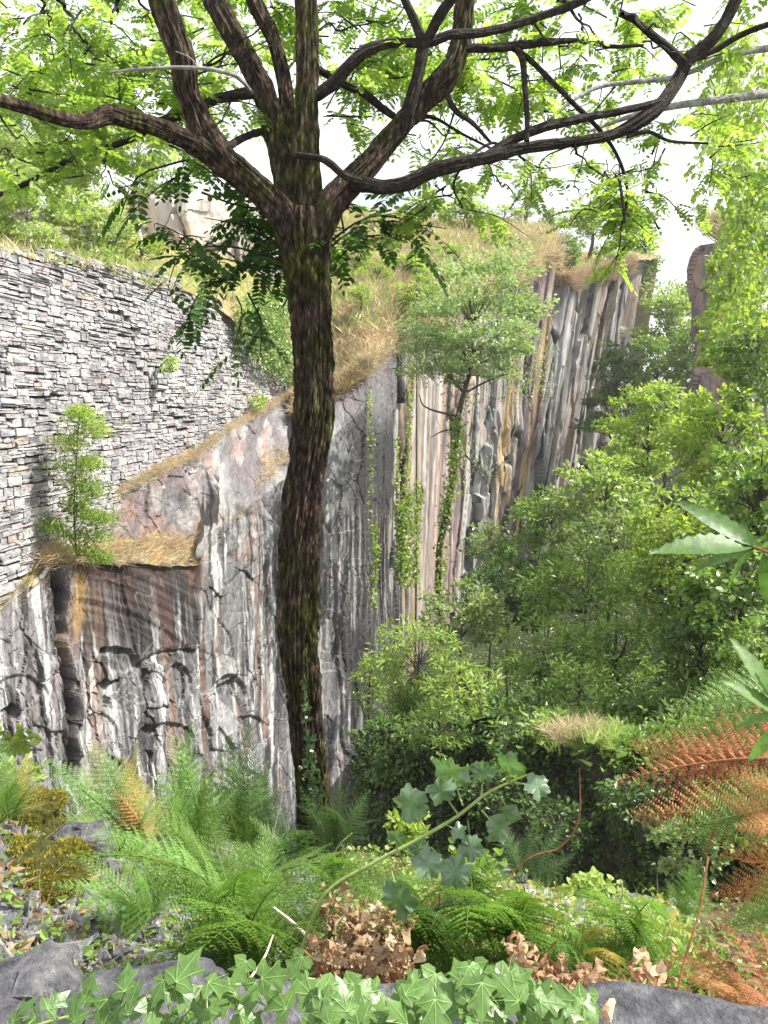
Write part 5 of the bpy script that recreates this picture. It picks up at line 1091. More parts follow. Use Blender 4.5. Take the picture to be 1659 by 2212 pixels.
def frond(parent, a, b, mat, seed=0, roll=0, face=None):
    v = seed % 5; key = (v, mat); a = Vector(a); b = Vector(b); dr = b-a; L = dr.length
    if key not in FR:
        o = frond_geo(500+v, 17+v, (.36, .3, .33, .4, .28)[v], curl=.9 if mat in ('rust', 'ochre') and v % 2 else .15).build('frond', M[mat]); FR[key] = o.data
    else: o = bpy.data.objects.new('frond', FR[key]); COL.objects.link(o)
    x = dr.normalized(); up = Vector(face or (0, -.35, 1)); up = (up-x*up.dot(x)).normalized(); y = up.cross(x)
    m = Matrix((x, y, up)).transposed().to_4x4() @ Matrix.Rotation(roll, 4, 'X'); m.translation = a
    o.parent = parent; o.matrix_parent_inverse = Matrix.Translation(parent.location).inverted()
    o.matrix_world = m @ Matrix.Diagonal((L, L, L, 1)); o.matrix_basis = m @ Matrix.Diagonal((L, L, L, 1))
    return o
def fern(lb, base, tips, mats, nm='fern', seed=0, grp=None, ground=True, face=None):
    if len(base) > 2: b = wv(*base)
    else:
        b = None; yy = base[1]
        while b is None or b.y > 4.6: b = hit(base[0], yy); yy += 8
    root = empty(nm, tuple(b), lb, 'fern', grp)
    for k, t in enumerate(tips):
        Y = b.y+(t[2] if len(t) > 2 else random.uniform(-.35, .15)); e = wv(t[0], t[1], max(.9, Y))
        mt = t[3] if len(t) > 3 else (mats if isinstance(mats, str) else mats[k % len(mats)])
        frond(root, b+Vector((random.gauss(0, .01), random.gauss(0, .01), 0)), e, mt, seed+k, random.gauss(0, .35), face)
    return root
G = 'bracken ferns on the near slope'
fern('largest bright green bracken, spreading across the bottom left centre', (570, 2130), [(160, 1840, -0.30), (240, 1770, -0.10), (320, 1830, 0.00), (450, 1770, 0.10), (560, 1790, 0.20), (700, 1870, 0.10), (840, 1900, 0.00), (350, 1960, -0.40), (440, 2040, -0.50), (700, 2010, -0.30), (520, 1880, -0.30), (620, 1900, -0.20), (400, 1880, -0.20)], ['fern', 'fern2', 'fern'], seed=0, grp=G)
fern('bracken with pale lit fronds low behind the largest one', (470, 1960), [(200, 1800, -0.20), (300, 1740, -0.10), (640, 1800, 0.00), (860, 1890, -0.20), (560, 1830, -0.20), (380, 1790, -0.10), (740, 1930, -0.40)], ['fern2', 'fern'], seed=3, grp=G)
fern('blue-green bracken in shade against the right of the trunk base', (720, 1850, 3.75), [(655, 1700, -.05), (800, 1710, .1), (815, 1770, 0), (640, 1740, -.1), (740, 1680, 0), (700, 1740, -.25)], 'fernd', seed=1, grp=G)
fern('bracken arching just left of the trunk base', (640, 1900), [(540, 1770, 0), (600, 1730, .1), (690, 1850, -.4), (560, 1830, -.3), (480, 1830, -.1), (650, 1800, -.4)], ['fern', 'fernd'], seed=4, grp=G)
fern('bracken with yellow and bronze fronds at the left', (330, 1880), [(110, 1640, .1), (200, 1610, .2), (260, 1640, .1), (160, 1720, 0), (250, 1700, 0), (330, 1730, -.1), (110, 1760, -.2), (290, 1610, .3)], ['fern2', 'fern', 'yfern', 'fern', 'ochre'], seed=2, grp=G)
fern('tall bracken tips against the grey cliff, third cluster from the left', (430, 1870), [(375, 1590, .2), (410, 1630, .1), (480, 1650, .1), (340, 1670, 0), (300, 1700, 0), (460, 1720, 0), (420, 1560, .3), (520, 1700, .2)], ['fern2', 'fern2', 'fern', 'fern2', 'yfern'], seed=5, grp=G)
fern('bracken with silvery backs in front of the grey cliff near the trunk', (530, 1880), [(545, 1565, .1), (500, 1590, .2), (570, 1650, .1), (600, 1700, 0), (480, 1680, 0), (540, 1720, -.1)], ['fernd', 'fern', 'fern2'], seed=6, grp=G)
fern('reddish yellow bracken at the left edge under the cliff', (40, 1800), [(0, 1590, .1), (60, 1630, .1), (100, 1670, 0), (-50, 1650, 0), (20, 1700, -.2)], ['fern', 'yfern', 'fern2', 'fern'], seed=7, grp=G)
fern('small dark bracken over the pit, right of the big grey leaves', (1130, 1885), [(1075, 1770, .1), (1240, 1840, 0), (1220, 1790, .1), (1160, 1770, .1), (1090, 1810, 0)], 'fernd', seed=8, grp=G)
fern('feathery green bracken in the bottom centre', (900, 2090), [(780, 1930, -0.30), (860, 1900, -0.20), (960, 1920, -0.20), (1040, 1960, -0.30), (820, 2000, -0.50), (950, 2010, -0.50), (740, 1990, -0.40), (880, 1960, -0.30)], ['fern', 'fernd'], seed=9, grp=G)
fern('green bracken right of the bottom centre', (1090, 2090), [(990, 1930, -0.30), (1120, 1920, -0.20), (1200, 1990, -0.40), (1060, 1980, -0.40), (1170, 1940, -0.30), (1000, 2010, -0.50)], ['fern', 'fern2'], seed=10, grp=G)
fern('low bracken beside the brown fronds at the bottom right', (1250, 2120), [(1200, 1990, -0.20), (1300, 2010, -0.20), (1150, 2050, -0.30), (1340, 2080, -0.30), (1260, 1980, -0.10)], ['fern2', 'yfern'], seed=11, grp=G)
fern('small fresh fern on the slate rubble at the bottom left', (200, 2120), [(110, 2080, .1), (150, 2040, .1), (240, 2060, .1), (290, 2090, 0)], 'fern2', seed=12, grp=G)
fern('dark green fern right of the slate rubble', (420, 2130), [(400, 2040, -0.15), (330, 2070, -0.25), (500, 2070, -0.15), (600, 2080, -0.15), (520, 2010, -0.15), (460, 1990, -0.05)], ['fernd', 'fern'], seed=13, grp=G)
fern('dark fern fronds low between ivy and dead stalks', (640, 2110), [(560, 2030, -0.15), (700, 2050, -0.15), (740, 2100, -0.25), (600, 2010, -0.05)], 'fernd', seed=14, grp=G)
fern('thin fern in the middle of the near slope, yellowing', (960, 1990), [(900, 1880, -0.30), (1010, 1890, -0.30), (1080, 1930, -0.40), (850, 1930, -0.50)], ['yfern', 'fern'], seed=15, grp=G)
fern('bright bracken leaning left over the slate rubble', (330, 2010), [(120, 1900, -.1), (180, 1850, 0), (260, 1860, -.1), (300, 1800, .1), (150, 1960, -.2), (400, 1860, 0), (380, 1810, .1)], ['fern2', 'fern'], seed=31, grp=G)
fern('bracken filling the gap left of the thin fern, behind the dead stalks', (720, 1990), [(640, 1870, -.3), (720, 1850, -.2), (800, 1890, -.3), (840, 1940, -.4), (620, 1940, -.4), (760, 1830, -.1)], ['fern', 'fern2', 'fern'], seed=32, grp=G)
fern('short bracken on the brink midway between trunk and rust fern', (1020, 2030), [(920, 1900, -.4), (1010, 1880, -.3), (1090, 1900, -.3), (1150, 1950, -.4), (960, 1950, -.5), (1060, 1850, -.1)], ['fern', 'fernd', 'fern2'], seed=33, grp=G)
fern('low green bracken left of the shrivelled brown leaves', (1140, 2150), [(1060, 2040, -.15), (1130, 2010, -.1), (1210, 2040, -.15), (1030, 2100, -.2), (1240, 2080, -.15)], ['fern', 'fern2'], seed=34, grp=G)
fern('green bracken on the brink below the round grey-leaved bush', (1350, 2060), [(1270, 1940, -.3), (1340, 1920, -.2), (1410, 1950, -.3), (1290, 2000, -.4), (1430, 2010, -.3)], ['fern2', 'fern'], seed=35, grp=G)
fern('small bracken at the lower left beside the corner stone', (160, 2190, 1.5), [(60, 2080, 0), (140, 2070, .05), (220, 2090, .05), (30, 2120, -.05)], ['fern', 'fern2'], seed=36, grp=G)
fern('rust-red bracken frond reaching in from the right over the dark pit', (1820, 1660, 1.75), [(1335, 1670, .1, 'rust'), (1372, 1600, .15, 'rust'), (1375, 1765, 0, 'rust'), (1420, 1820, -.05, 'fern2'), (1500, 1790, -.05, 'fern')], 'rust', seed=16, grp=G, face=(-.2, -1, .5))
fern('orange bracken cascading at the right edge', (1800, 1800, 1.6), [(1535, 1930, .0, 'ochre'), (1560, 1850, .05, 'ochre'), (1540, 1730, .1, 'ochre'), (1570, 1660, .1, 'ochre'), (1600, 1990, -.1, 'fern'), (1590, 1780, 0, 'ochre')], 'ochre', seed=17, grp=G, face=(-.2, -1, .5))
fern('dense orange dead bracken in the bottom right corner', (1640, 2200, 1.45), [(1500, 2030, .2), (1470, 2110, .1), (1560, 1990, .2), (1640, 1990, .2), (1490, 2180, 0), (1570, 2080, .05), (1700, 2040, .1), (1530, 2130, 0), (1600, 2120, -.1), (1450, 2060, .2)], ['ochre', 'ochre', 'rust'], seed=18, grp=G)
fern('green bracken frond among the orange ones at the right', (1780, 1900, 1.65), [(1560, 2010, 0), (1620, 1930, 0), (1580, 1960, .05)], 'fern', seed=19, grp=G, face=(-.2, -1, .5))
fern('green fern standing at the lower right behind the orange ferns', (1480, 2010), [(1440, 1900, .1), (1530, 1890, .1), (1420, 1960, 0), (1500, 1860, .1)], ['fern', 'fern2'], seed=20, grp=G)
fern('soft green fern fronds hanging in at the right edge above the rust fern', (1760, 1520, 2.1), [(1450, 1520, 0), (1430, 1590, 0), (1520, 1470, .1)], 'fern', seed=21, grp=G, face=(-.2, -1, .5))

# shoot with big grey-green leaves
def broad_leaf(seed, n=34):
    g_ = np.random.default_rng(seed); th = np.linspace(-math.pi*.92, math.pi*.92, n)
    r = .5*(1+.12*np.cos(th*5+g_.random()*2)+.09*np.sin(th*13)+.06*g_.normal(size=n)); x = .5+r*np.cos(th)*1.02; y = r*np.sin(th)*1.0
    w_ = .1*np.sin(th*3+g_.random()*6)+.06*g_.normal(size=n)
    o = np.stack([x, y, w_], -1); inn = np.stack([.5+(x-.5)*.55, y*.55, w_*.4+.03], -1)
    V = np.vstack([[[0, 0, 0]], [[.5, 0, .02]], o, inn]); F4 = [[2+i, 3+i, 3+n+i, 2+n+i] for i in range(n-1)]; F3 = [[1, 2+n+i, 3+n+i] for i in range(n-1)]+[[0, 2, 2+n], [0, 2+n, 1], [0, 1, 1+2*n], [0, 1+2*n, 1+n]]
    return V, [np.array(F4), np.array(F3)]
def leaf_obj(parent, tpl, pos, tip, nrm, mat, nm='leaf', size=None, solid_=False):
    pos = Vector(pos); d = Vector(tip)-pos; m_ = MB(); place(m_, tpl[0], tpl[1], [list(pos)], np.array([list(d)]), np.array([list(nrm)]), [size or d.length]); return m_.build(nm, M[mat], parent, smooth=True)
sh = empty('leafy_shoot', tuple(W(640, 2080, 1.5)), 'slanting yellow-green shoot with large grey-green leaves in the foreground centre', 'plant')
m_ = MB(); sp = L3([(640, 2080, 9, 1.5), (700, 1935, 9, 1.5), (800, 1868, 10, 1.5), (900, 1815, 10, 1.5), (985, 1765, 9, 1.5), (1050, 1715, 8, 1.5), (1105, 1688, 6, 1.5), (1150, 1670, 4, 1.5)]); tube(m_, sp, 8, 60)
LV = [(1000, 1740, 965, 1640, 62), (925, 1800, 880, 1720, 55), (925, 1800, 905, 1830, 34), (1040, 1720, 1045, 1650, 40), (1100, 1690, 1100, 1635, 42), (1110, 1690, 1170, 1700, 38), (1080, 1690, 1130, 1650, 34), (1040, 1750, 1085, 1800, 48), (1010, 1770, 1020, 1850, 40), (870, 1835, 930, 1870, 46), (930, 1830, 1000, 1900, 52), (840, 1860, 870, 1975, 58), (1080, 1720, 1110, 1770, 34), (960, 1780, 1000, 1800, 26), (990, 1760, 940, 1690, 44), (860, 1840, 850, 1790, 30)]
for k, (x0, y0, x1, y1, w_) in enumerate(LV):
    Y = 1.5+random.uniform(-.06, .06); a = W(x0, y0, 1.5); c = W(x0+(x1-x0)*.4, y0+(y1-y0)*.4, Y); b = W(x0+(x1-x0)*1.5, y0+(y1-y0)*1.5, Y+random.uniform(-.04, .02))
    tube(m_, [(*a, .0022), (*c, .0015)], 5, 4); d = unit(b-c)
    leaf_obj(sh, broad_leaf(k), c, c+d*w_*1.45*pw(1.5), unit(np.array([random.uniform(-.5, .5), -.75, random.uniform(.1, .9)])), 'poplar' if k != 6 else 'fern2')
m_.build('stem', M['stemg'], sh)

# near sweet chestnut leaves
def serrated(n=16, w=.26):
    t = np.linspace(0, 1, n); prof = w/2*np.sin(np.pi*np.clip(t, 0, 1)**.8)**.9
    V = []; F = []
    for i in range(n):
        z = -.25*t[i]**2+.0; saw = .012 if i % 2 else 0; pl = .012*(1 if i % 2 else -1)
        V += [[t[i], -(prof[i]+saw*(0 < i < n-1)), z+.03+pl], [t[i], 0, z-.0+pl*.3], [t[i], prof[i]+saw*(0 < i < n-1), z+.03+pl]]
    for i in range(n-1): a = 3*i; F += [[a, a+1, a+4, a+3], [a+1, a+2, a+5, a+4]]
    return np.array(V), [np.array(F)]
def chestnut(lb, root, leaves_, Y, seed):
    rt = empty('chestnut_sprig', tuple(W(*root[-1][:2], Y)), lb, 'branch'); m2 = MB(); tube(m2, [(*W(x, y, Y), .0035-.0005*k) for k, (x, y) in enumerate(root)], 6, 20); m2.build('twig', M['stemb'], rt)
    for k, (x0, y0, x1, y1, yo) in enumerate(leaves_):
        a = W(x0, y0, Y); b = W(x1, y1, Y+yo); leaf_obj(rt, serrated(18+k % 3, .25), a, b, unit(np.array([random.uniform(-.4, .2), -.55, .8])), 'chest')
chestnut('large serrated near leaves reaching in from the right edge at mid height', [(1760, 1230), (1690, 1205), (1625, 1180)], [(1625, 1180, 1472, 1062, .05), (1625, 1182, 1425, 1158, -.05), (1630, 1185, 1490, 1215, .05), (1640, 1190, 1540, 1095, .1), (1650, 1195, 1670, 1330, 0), (1660, 1195, 1730, 1090, 0), (1630, 1185, 1545, 1265, .08)], 1.5, 1)
chestnut('long green leaves at the right edge, lower of the two sprigs', [(1780, 1620), (1720, 1560), (1680, 1530)], [(1680, 1530, 1598, 1362, .05), (1690, 1550, 1580, 1455, 0), (1680, 1545, 1575, 1560, .05), (1700, 1570, 1600, 1640, .03), (1690, 1530, 1700, 1400, 0)], 1.35, 2)

# ivy leaves with pale veins
def ivy_t(seed):
    g_ = np.random.default_rng(seed)
    pts = [(0, 0), (-.16, .12), (-.12, .34), (.08, .5), (.2, .33), (.34, .2), (.52, .42), (.62, .47), (.6, .24), (.72, .15), (1.05, 0), (.72, -.15), (.6, -.24), (.62, -.47), (.52, -.42), (.34, -.2), (.2, -.33), (.08, -.5), (-.12, -.34), (-.16, -.12)]
    p = np.array([(x*(1+.06*g_.normal()), y*(1+.08*g_.normal()), 0) for x, y in pts]); p[:, 2] = -.25*p[:, 1]**2-.12*np.maximum(p[:, 0]-.2, 0)**2+.02*g_.normal(size=len(p))
    c = np.array([[.28, 0, .025]]); V = np.vstack([p, c]); n = len(p)
    F = np.array([[i, (i+1) % n, n] for i in range(n)])
    tips = [3, 7, 10, 13, 17]; vv = []; vf = []
    for k, t in enumerate(tips):
        a = np.array([0.0, 0, .012]); mid = np.array([.28, 0, .034]) if t == 10 else None
        e = p[t]*.93+[0, 0, .008]; q = [a, e] if mid is None else [a, mid, e]
        m3 = a*.5+e*.5+[.03, 0, .02+.03] if mid is None else None
        pa = [a, m3, e] if mid is None else q
        for i in range(2):
            A, Bq = pa[i], pa[i+1]; d = unit(Bq-A); s_ = np.array([-d[1], d[0], 0])*(.013 if i == 0 else .009); b0 = len(vv); vv += [A+s_, A-s_, Bq-s_*.5, Bq+s_*.5]; vf.append([b0, b0+1, b0+2, b0+3])
    return (V, [F]), (np.array(vv), [np.array(vf)])
IV = [ivy_t(i) for i in range(6)]
def ivy_leaf(parent, px, py, wpx, Y, ang=None, mat='ivy'):
    c = Vector(W(px, py, Y)); L = wpx*pw(Y)*1.02; a = random.uniform(0, 6.28) if ang is None else ang
    nrm = unit(np.array([random.gauss(0, .28), -.62+random.gauss(0, .2), .75])); r0 = np.array([math.cos(a), math.sin(a)*.75, math.sin(a)*.55]); f = unit(r0-nrm*np.dot(r0, nrm))
    (tv, tf), (vv, vf) = random.choice(IV); p0 = np.array(c)-f*L*.35
    m_ = MB(); place(m_, tv, tf, [p0], f[None], nrm[None], [L]); o = m_.build('leaf', M[mat], parent, smooth=True)
    m_ = MB(); place(m_, vv, vf, [p0+nrm*.0008], f[None], nrm[None], [L]); v_ = m_.build('veins', M['ivyvein'], o); v_.matrix_parent_inverse = Matrix.Identity(4)
    o.matrix_parent_inverse = Matrix.Translation(parent.location).inverted()
    return p0
r1 = empty('ivy_runner', tuple(W(40, 2225, .98)), 'long ivy runner with separate bright leaves along the stones at the bottom left', 'ivy')
st_ = [(20, 2235), (130, 2200), (240, 2180), (340, 2150), (450, 2130), (560, 2125), (640, 2112), (700, 2122), (760, 2140)]
m_ = MB(); tube(m_, L3([(x, y, 8, 1.03) for x, y in st_]), 7, 60)
for x, y, w_ in ((45, 2188, 66), (120, 2165, 60), (160, 2185, 70), (190, 2142, 60), (225, 2185, 70), (272, 2118, 72), (250, 2200, 70), (285, 2165, 74), (330, 2190, 76), (345, 2138, 60), (400, 2095, 84), (395, 2150, 76), (425, 2175, 70), (470, 2128, 66), (485, 2160, 80), (520, 2095, 60), (545, 2150, 74), (590, 2110, 76), (600, 2165, 74), (640, 2085, 66), (655, 2130, 80), (440, 2210, 80), (540, 2205, 80), (375, 2208, 70), (60, 2215, 70)):
    p0 = ivy_leaf(r1, x, y, w_*1.02, random.uniform(.96, 1.04)); k = min(range(len(st_)), key=lambda i: abs(st_[i][0]-x)); tube(m_, [(*p0, .0012), (*W(st_[k][0]*.5+x*.5, st_[k][1], 1.03), .0014)], 4, 4)
m_.build('stem', M['stemg'], r1)
r2 = empty('ivy_runner', tuple(W(990, 2230, .98)), 'thick cluster of overlapping ivy leaves along the bottom centre', 'ivy')
g_ = np.random.default_rng(3); m_ = MB(); tube(m_, L3([(700, 2200, 8, 1.05), (850, 2160, 8, 1.05), (1000, 2150, 8, 1.05), (1150, 2170, 7, 1.05), (1280, 2190, 6, 1.05)]), 6, 40); m_.build('stem', M['stemg'], r2)
for k in range(84):
    x = g_.uniform(690, 1275); top = np.interp(x, [690, 780, 850, 980, 1080, 1180, 1290], [2110, 2090, 2095, 2060, 2085, 2110, 2150]); y = top+20+g_.random()**1.1*(2225-top-20); ivy_leaf(r2, x, y, g_.uniform(44, 92), g_.uniform(.98, 1.1)-.1*(y-2080)/130)
def stone(nm, lb, px, py, Y, r3, mat, seed, rot=0, cat='stone'):
    c = W(px, py, Y); nu, nv_ = 70, 44; th = np.linspace(0, 2*np.pi, nu); ph = np.linspace(0, np.pi, nv_)[:, None]
    e = .45
    sx = np.sign(np.cos(th))*np.abs(np.cos(th))**e; sy = np.sign(np.sin(th))*np.abs(np.sin(th))**e; sp_ = np.sin(ph)**e; cp_ = np.sign(np.cos(ph))*np.abs(np.cos(ph))**e
    x = sx[None]*sp_; y = sy[None]*sp_; z = cp_*np.ones_like(x)
    k = 1+.22*(fbm((x+3)*1.1+seed, (y+z*1.7+5)*1.1, 4, seed)-.5)*2; k[:, -1] = k[:, 0]
    x = x*k*r3[0]; y = y*k*r3[1]; z = z*k*r3[2]*(1+.25*(vor(x/r3[0]*1.5, y/r3[1]*1.5, seed)[2]-.5)); z[:, -1] = z[:, 0]
    P = np.stack([c[0]+x*math.cos(rot)-y*math.sin(rot), c[1]+x*math.sin(rot)+y*math.cos(rot), c[2]+z], -1); P[0] = P[0].mean(0); P[-1] = P[-1].mean(0)
    mb = MB(); mb.add(P.reshape(-1, 3), gridfaces(nv_, nu)); return tag(mb.build(nm, M[mat], smooth=False), lb, cat)
stone('parapet_stone', 'dark grey stone in the bottom left corner', 30, 2275, 1.1, (.11, .13, .1), 'stone', 1, .4)
stone('parapet_stone', 'rounded grey stone behind the ivy runner at the bottom left', 290, 2240, 1.1, (.13, .1, .075), 'stone', 2, -.1)
stone('parapet_stone', 'flat grey stone under the left ivy runner, left of the bottom centre', 560, 2275, 1.08, (.16, .1, .065), 'stone', 3, .1)
stone('parapet_stone', 'flat grey stone beneath the thick ivy cluster', 890, 2285, 1.08, (.19, .1, .07), 'stone', 4, 0)
stone('parapet_stone', 'pale sunlit flat stone at the bottom right, under the brown fern', 1500, 2300, 1.12, (.23, .1, .07), 'stone', 5, -.05)
stone('edge_stone', 'pale stone on the slope edge behind the big grey leaves', 1105, 1895, 4.3, (.1, .08, .05), 'stone', 6)
stone('edge_stone', 'pale flat stone on the brink at the lower right', 1370, 1965, 4.1, (.14, .1, .05), 'stone', 7)
stone('edge_stone', 'grey slab lying beneath the bracken at the left centre', 490, 1990, 2.5, (.16, .12, .04), 'stone', 8)
stone('edge_stone', 'grey stone beside the moss at the left', 180, 1830, 2.7, (.1, .08, .07), 'stone', 9)

# moss mounds, slate chips, litter, ground cover
def moss(lb, px, py, Y, r3, seed):
    o = stone('moss_mound', lb, px, py, Y, r3, 'moss', seed, cat='moss'); me = o.data; g_ = np.random.default_rng(seed)
    co = np.zeros(len(me.vertices)*3, np.float32); me.vertices.foreach_get('co', co); co = co.reshape(-1, 3); P = co[g_.integers(0, len(co), 11000)]; c = co.mean(0); P = P[P[:, 2] > c[2]-.3*r3[2]]
    m_ = MB(); n = len(P); place(m_, T_Q[0], T_Q[1], P+g_.normal(size=(n, 3))*.006, unit((P-c)+g_.normal(size=(n, 3))*.08+[0, 0, .05]), rv(n), .011*(.5+g_.random(n))); m_.build('moss_tips', M['mosstip'], o)
M['mosstip'] = leafmat('moss tips', [(.08, .085, .012), (.16, .15, .02), (.26, .22, .04), (.1, .1, .02)], .3, .2, .7)
moss('low mound of olive moss on the rubble at the left edge', 70, 1905, 2.35, (.17, .17, .07), 21)
moss('darker moss cushion above the other one at the left edge', 0, 1790, 2.75, (.2, .18, .08), 22)
def scatter(n, pxr, pyr, which='near', seed=0):
    g_ = np.random.default_rng(seed); P = []
    while len(P) < n:
        p = hit(g_.uniform(*pxr), g_.uniform(*pyr), which)
        if p: P.append(p)
        else: n -= 1
    return np.array(P)
def chips(name, lb, n, pxr, pyr, mat, sz, seed):
    g_ = np.random.default_rng(seed); P = scatter(n, pxr, pyr, seed=seed); n = len(P)
    t = np.array([[-.5, -.3, -.06], [.45, -.36, -.06], [.6, .3, -.06], [-.3, .4, -.06], [-.5, -.3, .06], [.45, -.36, .06], [.6, .3, .06], [-.3, .4, .06]]); f = [np.array([[3, 2, 1, 0], [4, 5, 6, 7], [0, 1, 5, 4], [1, 2, 6, 5], [2, 3, 7, 6], [3, 0, 4, 7]])]
    m_ = MB(); place(m_, t, f, P+[0, 0, .01], g_.normal(size=(n, 3))*[1, 1, .35], unit(g_.normal(size=(n, 3))*.45+[0, -.1, 1]), sz*(.4+1.1*g_.random(n)**2)); return tag(m_.build(name, M[mat]), lb, 'gravel', kind='stuff')
chips('slate_rubble', 'broken blue-grey slate chips over the ground at the bottom left', 2600, (-100, 700), (1800, 2190), 'slate', .075, 1)
chips('pale_rubble', 'pale stone chips along the brink at the right', 900, (1000, 1500), (1870, 2010), 'walls', .07, 2)
def litter(name, lb, n, pxr, pyr, mat, sz, hh, tpl, seed, up=1.):
    g_ = np.random.default_rng(seed); P = scatter(n, pxr, pyr, seed=seed); n = len(P); m_ = MB()
    place(m_, tpl[0]*[1, 1, 2.5], tpl[1], P+np.stack([g_.normal(size=n)*.02, g_.normal(size=n)*.02, g_.random(n)*hh], -1), g_.normal(size=(n, 3))*[1, 1, .5], unit(g_.normal(size=(n, 3))*.55+[0, -.2, up]), sz*(.5+g_.random(n))); return tag(m_.build(name, M[mat]), lb, 'ground cover', kind='stuff')
litter('leaf_litter', 'brown fallen leaves covering the near slope', 4500, (-100, 1750), (1740, 2200), 'litter', .04, .03, T_OVAL, 3)
litter('ground_cover', 'small green creeping leaves over the right of the near slope', 4200, (740, 1500), (1830, 2130), 'g_light', .025, .07, T_ROUND, 4)
litter('ground_cover', 'dark green small leaves between the ferns', 5000, (-60, 1700), (1770, 2200), 'g_mid', .028, .06, T_OVAL, 5)
litter('ground_cover', 'reddish and yellow small leaves near the brink at the right', 600, (900, 1500), (1860, 2080), 'yfern', .03, .12, T_ROUND, 6)
cover('green_grass', 'thin green grass between the ferns', (700, 1500), (1860, 2150), 'near', 900, .16, 'fern2', 7, .7, .05, 21, .35)
cover('dry_grass', 'fine dry stalks in the rubble and litter at the left', (-80, 700), (1780, 2180), 'near', 420, .16, 'straw', 5, 1.4, .05, 22, .12)
# dead bracken heap
def dead_heap(lb, spots, seed, stalks):
    g_ = np.random.default_rng(seed); b = W(spots[0][0], spots[0][1]+40, spots[0][4]); rt = empty('dead_fronds', tuple(b), lb, 'dead plant'); m_ = MB()
    for x, y, rx, ry, Y, n in spots:
        n = int(n*(1.7 if seed == 5 else .7)); e = g_.normal(size=(n, 3))*.5; P = W(x+e[:, 0]*rx, y+e[:, 1]*ry, Y+e[:, 2]*.12); 
        for q in range(5): u_ = np.arange(n) % 5 == q; place(m_, T_CURL[q][0], T_CURL[q][1], P[u_], rv(u_.sum()), rv(u_.sum()), .036*(.4+.9*g_.random(u_.sum())))
    m_.build('dead_leaves', M['dead'], rt); m_ = MB()
    for r_ in stalks: tube(m_, L3(r_), 7, 30, bark=.2, seed=seed)
    m_.build('stalks', M['stemb'], rt)
dead_heap('heap of curled pale brown dead leaves and orange stalks at the bottom centre', [(790, 2040, 60, 60, 1.75, 170), (830, 2090, 60, 50, 1.6, 150), (740, 1980, 40, 50, 1.9, 70), (850, 1990, 40, 40, 1.8, 50), (720, 2080, 50, 40, 1.65, 60)], 5,
          [[(610, 1975, 8, 1.9), (680, 2030, 11, 1.75), (790, 2090, 13, 1.6), (870, 2150, 13, 1.45)], [(650, 2050, 11, 1.7), (740, 2130, 12, 1.5), (820, 2190, 11, 1.4)], [(800, 1930, 4, 1.9), (770, 2030, 5, 1.8), (700, 2120, 6, 1.6)]])
dead_heap('shrivelled brown fern leaves at the bottom right beside the pale stone', [(1190, 2110, 80, 40, 1.45, 130), (1310, 2150, 60, 60, 1.3, 120), (1400, 2130, 50, 60, 1.35, 70), (1120, 2070, 30, 60, 1.5, 50)], 6,
          [[(1120, 2160, 7, 1.4), (1180, 2060, 6, 1.5), (1205, 2030, 3, 1.5)], [(1330, 2200, 5, 1.3), (1350, 2120, 4, 1.35), (1310, 2060, 3, 1.4)]])
def twig(nm, lb, rows, mat, bark=.2):
    m_ = MB(); tube(m_, L3(rows), 7, 50, bark=bark, seed=int(rows[0][0])); return tag(m_.build(nm, M[mat]), lb, 'stem')
twig('dry_stalk', 'tall dark brown stalk standing before the orange ferns at the lower right', [(1445, 2230, 8, 1.25), (1475, 2090, 7, 1.3), (1510, 1970, 6, 1.35), (1530, 1850, 6, 1.4)], 'stemb')
twig('dry_stalk', 'whitish dry stalk leaning over the dark fern at the bottom centre', [(495, 2200, 9, 1.3), (530, 2130, 8, 1.35), (570, 2070, 6, 1.4), (590, 2020, 4, 1.45)], 'stemd')
twig('dry_stalk', 'pale fuzzy stalk above the orange dead stalks', [(590, 1960, 8, 1.7), (640, 2000, 10, 1.7), (680, 2040, 6, 1.7)], 'stemd')
twig('dry_stalk', 'pair of pale stalks rising left of the trunk, the left one', [(575, 1860, 5, 2.9), (600, 1760, 4, 2.9), (615, 1700, 3, 2.9)], 'stemd')
twig('dry_stalk', 'grey twig lying at the left edge of the rubble', [(-20, 2010, 9, 1.6), (20, 2060, 9, 1.5), (55, 2110, 7, 1.4)], 'greybark')
twig('dry_stalk', 'thin curved reddish twig over the dark pit at the right', [(1090, 1900, 3, 3.0), (1150, 1850, 4, 3.0), (1210, 1830, 4, 3.0), (1250, 1770, 4, 3.0), (1252, 1660, 2, 3.0)], 'stemb')
twig('dry_stalk', 'white forked dead twig on the brink at the lower right', [(1335, 1965, 4, 3.0), (1345, 1930, 5, 3.0), (1340, 1900, 3, 3.0)], 'stemd')
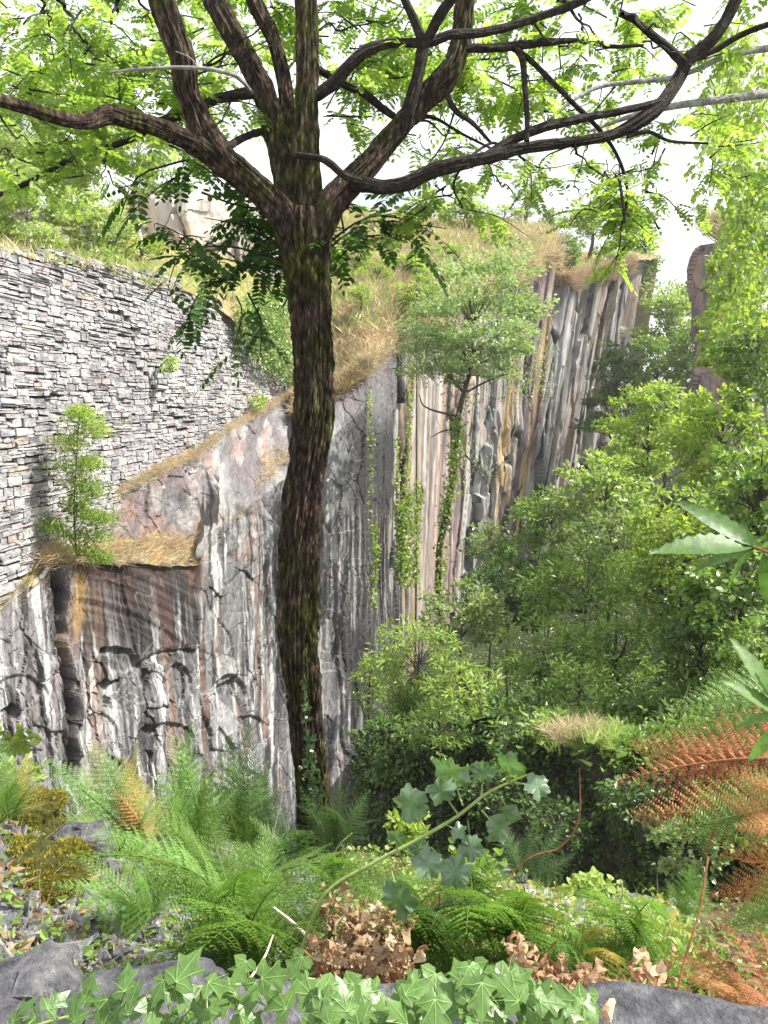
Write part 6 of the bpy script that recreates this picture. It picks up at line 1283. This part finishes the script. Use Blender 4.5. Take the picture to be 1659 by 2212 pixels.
twig('dry_stalk', 'pale arched stem rising right of the trunk base', [(690, 1900, 5, 3.2), (730, 1830, 5, 3.2), (760, 1800, 4, 3.2)], 'stemg')
shrub('low_shrub', 'light green lobed foliage at the left edge before the cliff', 'shrub', 10, 1590, 70, 34, 4.5, 'g_yel', .06, T_ROUND, .8, None, W(-60, 1720, 4.), seed=801, tr=.01, ncl=16)
shrub('low_shrub', 'pale green shrub at the left edge above the moss', 'shrub', 20, 1680, 60, 30, 3.6, 'g_light', .05, T_Q, .6, None, W(0, 1740, 3.2), seed=802, tr=.008, ncl=14)
shrub('low_shrub', 'sprig of small cream-edged leaves right of the trunk base', 'shrub', 880, 1800, 45, 40, 3.6, 'g_yel', .05, T_Q, .5, None, W(900, 1860, 3.8), seed=803, tr=.008, ncl=14)
shrub('low_shrub', 'bramble with small green leaves on the brink right of centre', 'shrub', 1290, 1940, 90, 35, 3.6, 'g_light', .045, T_ROUND, .6, None, W(1290, 1980, 3.6), seed=804, tr=.008, ncl=22)
shrub('low_shrub', 'tangled green bramble behind the feathery bracken in the centre', 'shrub', 1000, 1890, 110, 35, 3.6, 'g_mid', .045, T_ROUND, .6, None, W(1000, 1930, 3.6), seed=805, tr=.008, ncl=24)

# ------------------------------------------------------------------ haze between here and the far headlands
mb = MB(); x0, x1, y0, y1, z0, z1 = -700, 1700, -60, 1750, -30, 48
v = [(x, y, z) for z in (z0, z1) for y in (y0, y1) for x in (x0, x1)]
mb.add(v, [[0, 2, 3, 1], [4, 5, 7, 6], [0, 1, 5, 4], [2, 6, 7, 3], [0, 4, 6, 2], [1, 3, 7, 5]])
hm = bpy.data.materials.new('haze'); hm.use_nodes = True; n_ = hm.node_tree
for x in list(n_.nodes): n_.nodes.remove(x)
ho = n_.nodes.new('ShaderNodeOutputMaterial'); hv = n_.nodes.new('ShaderNodeVolumePrincipled'); hv.inputs['Color'].default_value = (1, .99, .97, 1); hv.inputs['Density'].default_value = .0005; hv.inputs['Anisotropy'].default_value = .3
n_.links.new(hv.outputs[0], ho.inputs['Volume'])
hz = mb.build('haze', hm); tag(hz, kind='stuff')
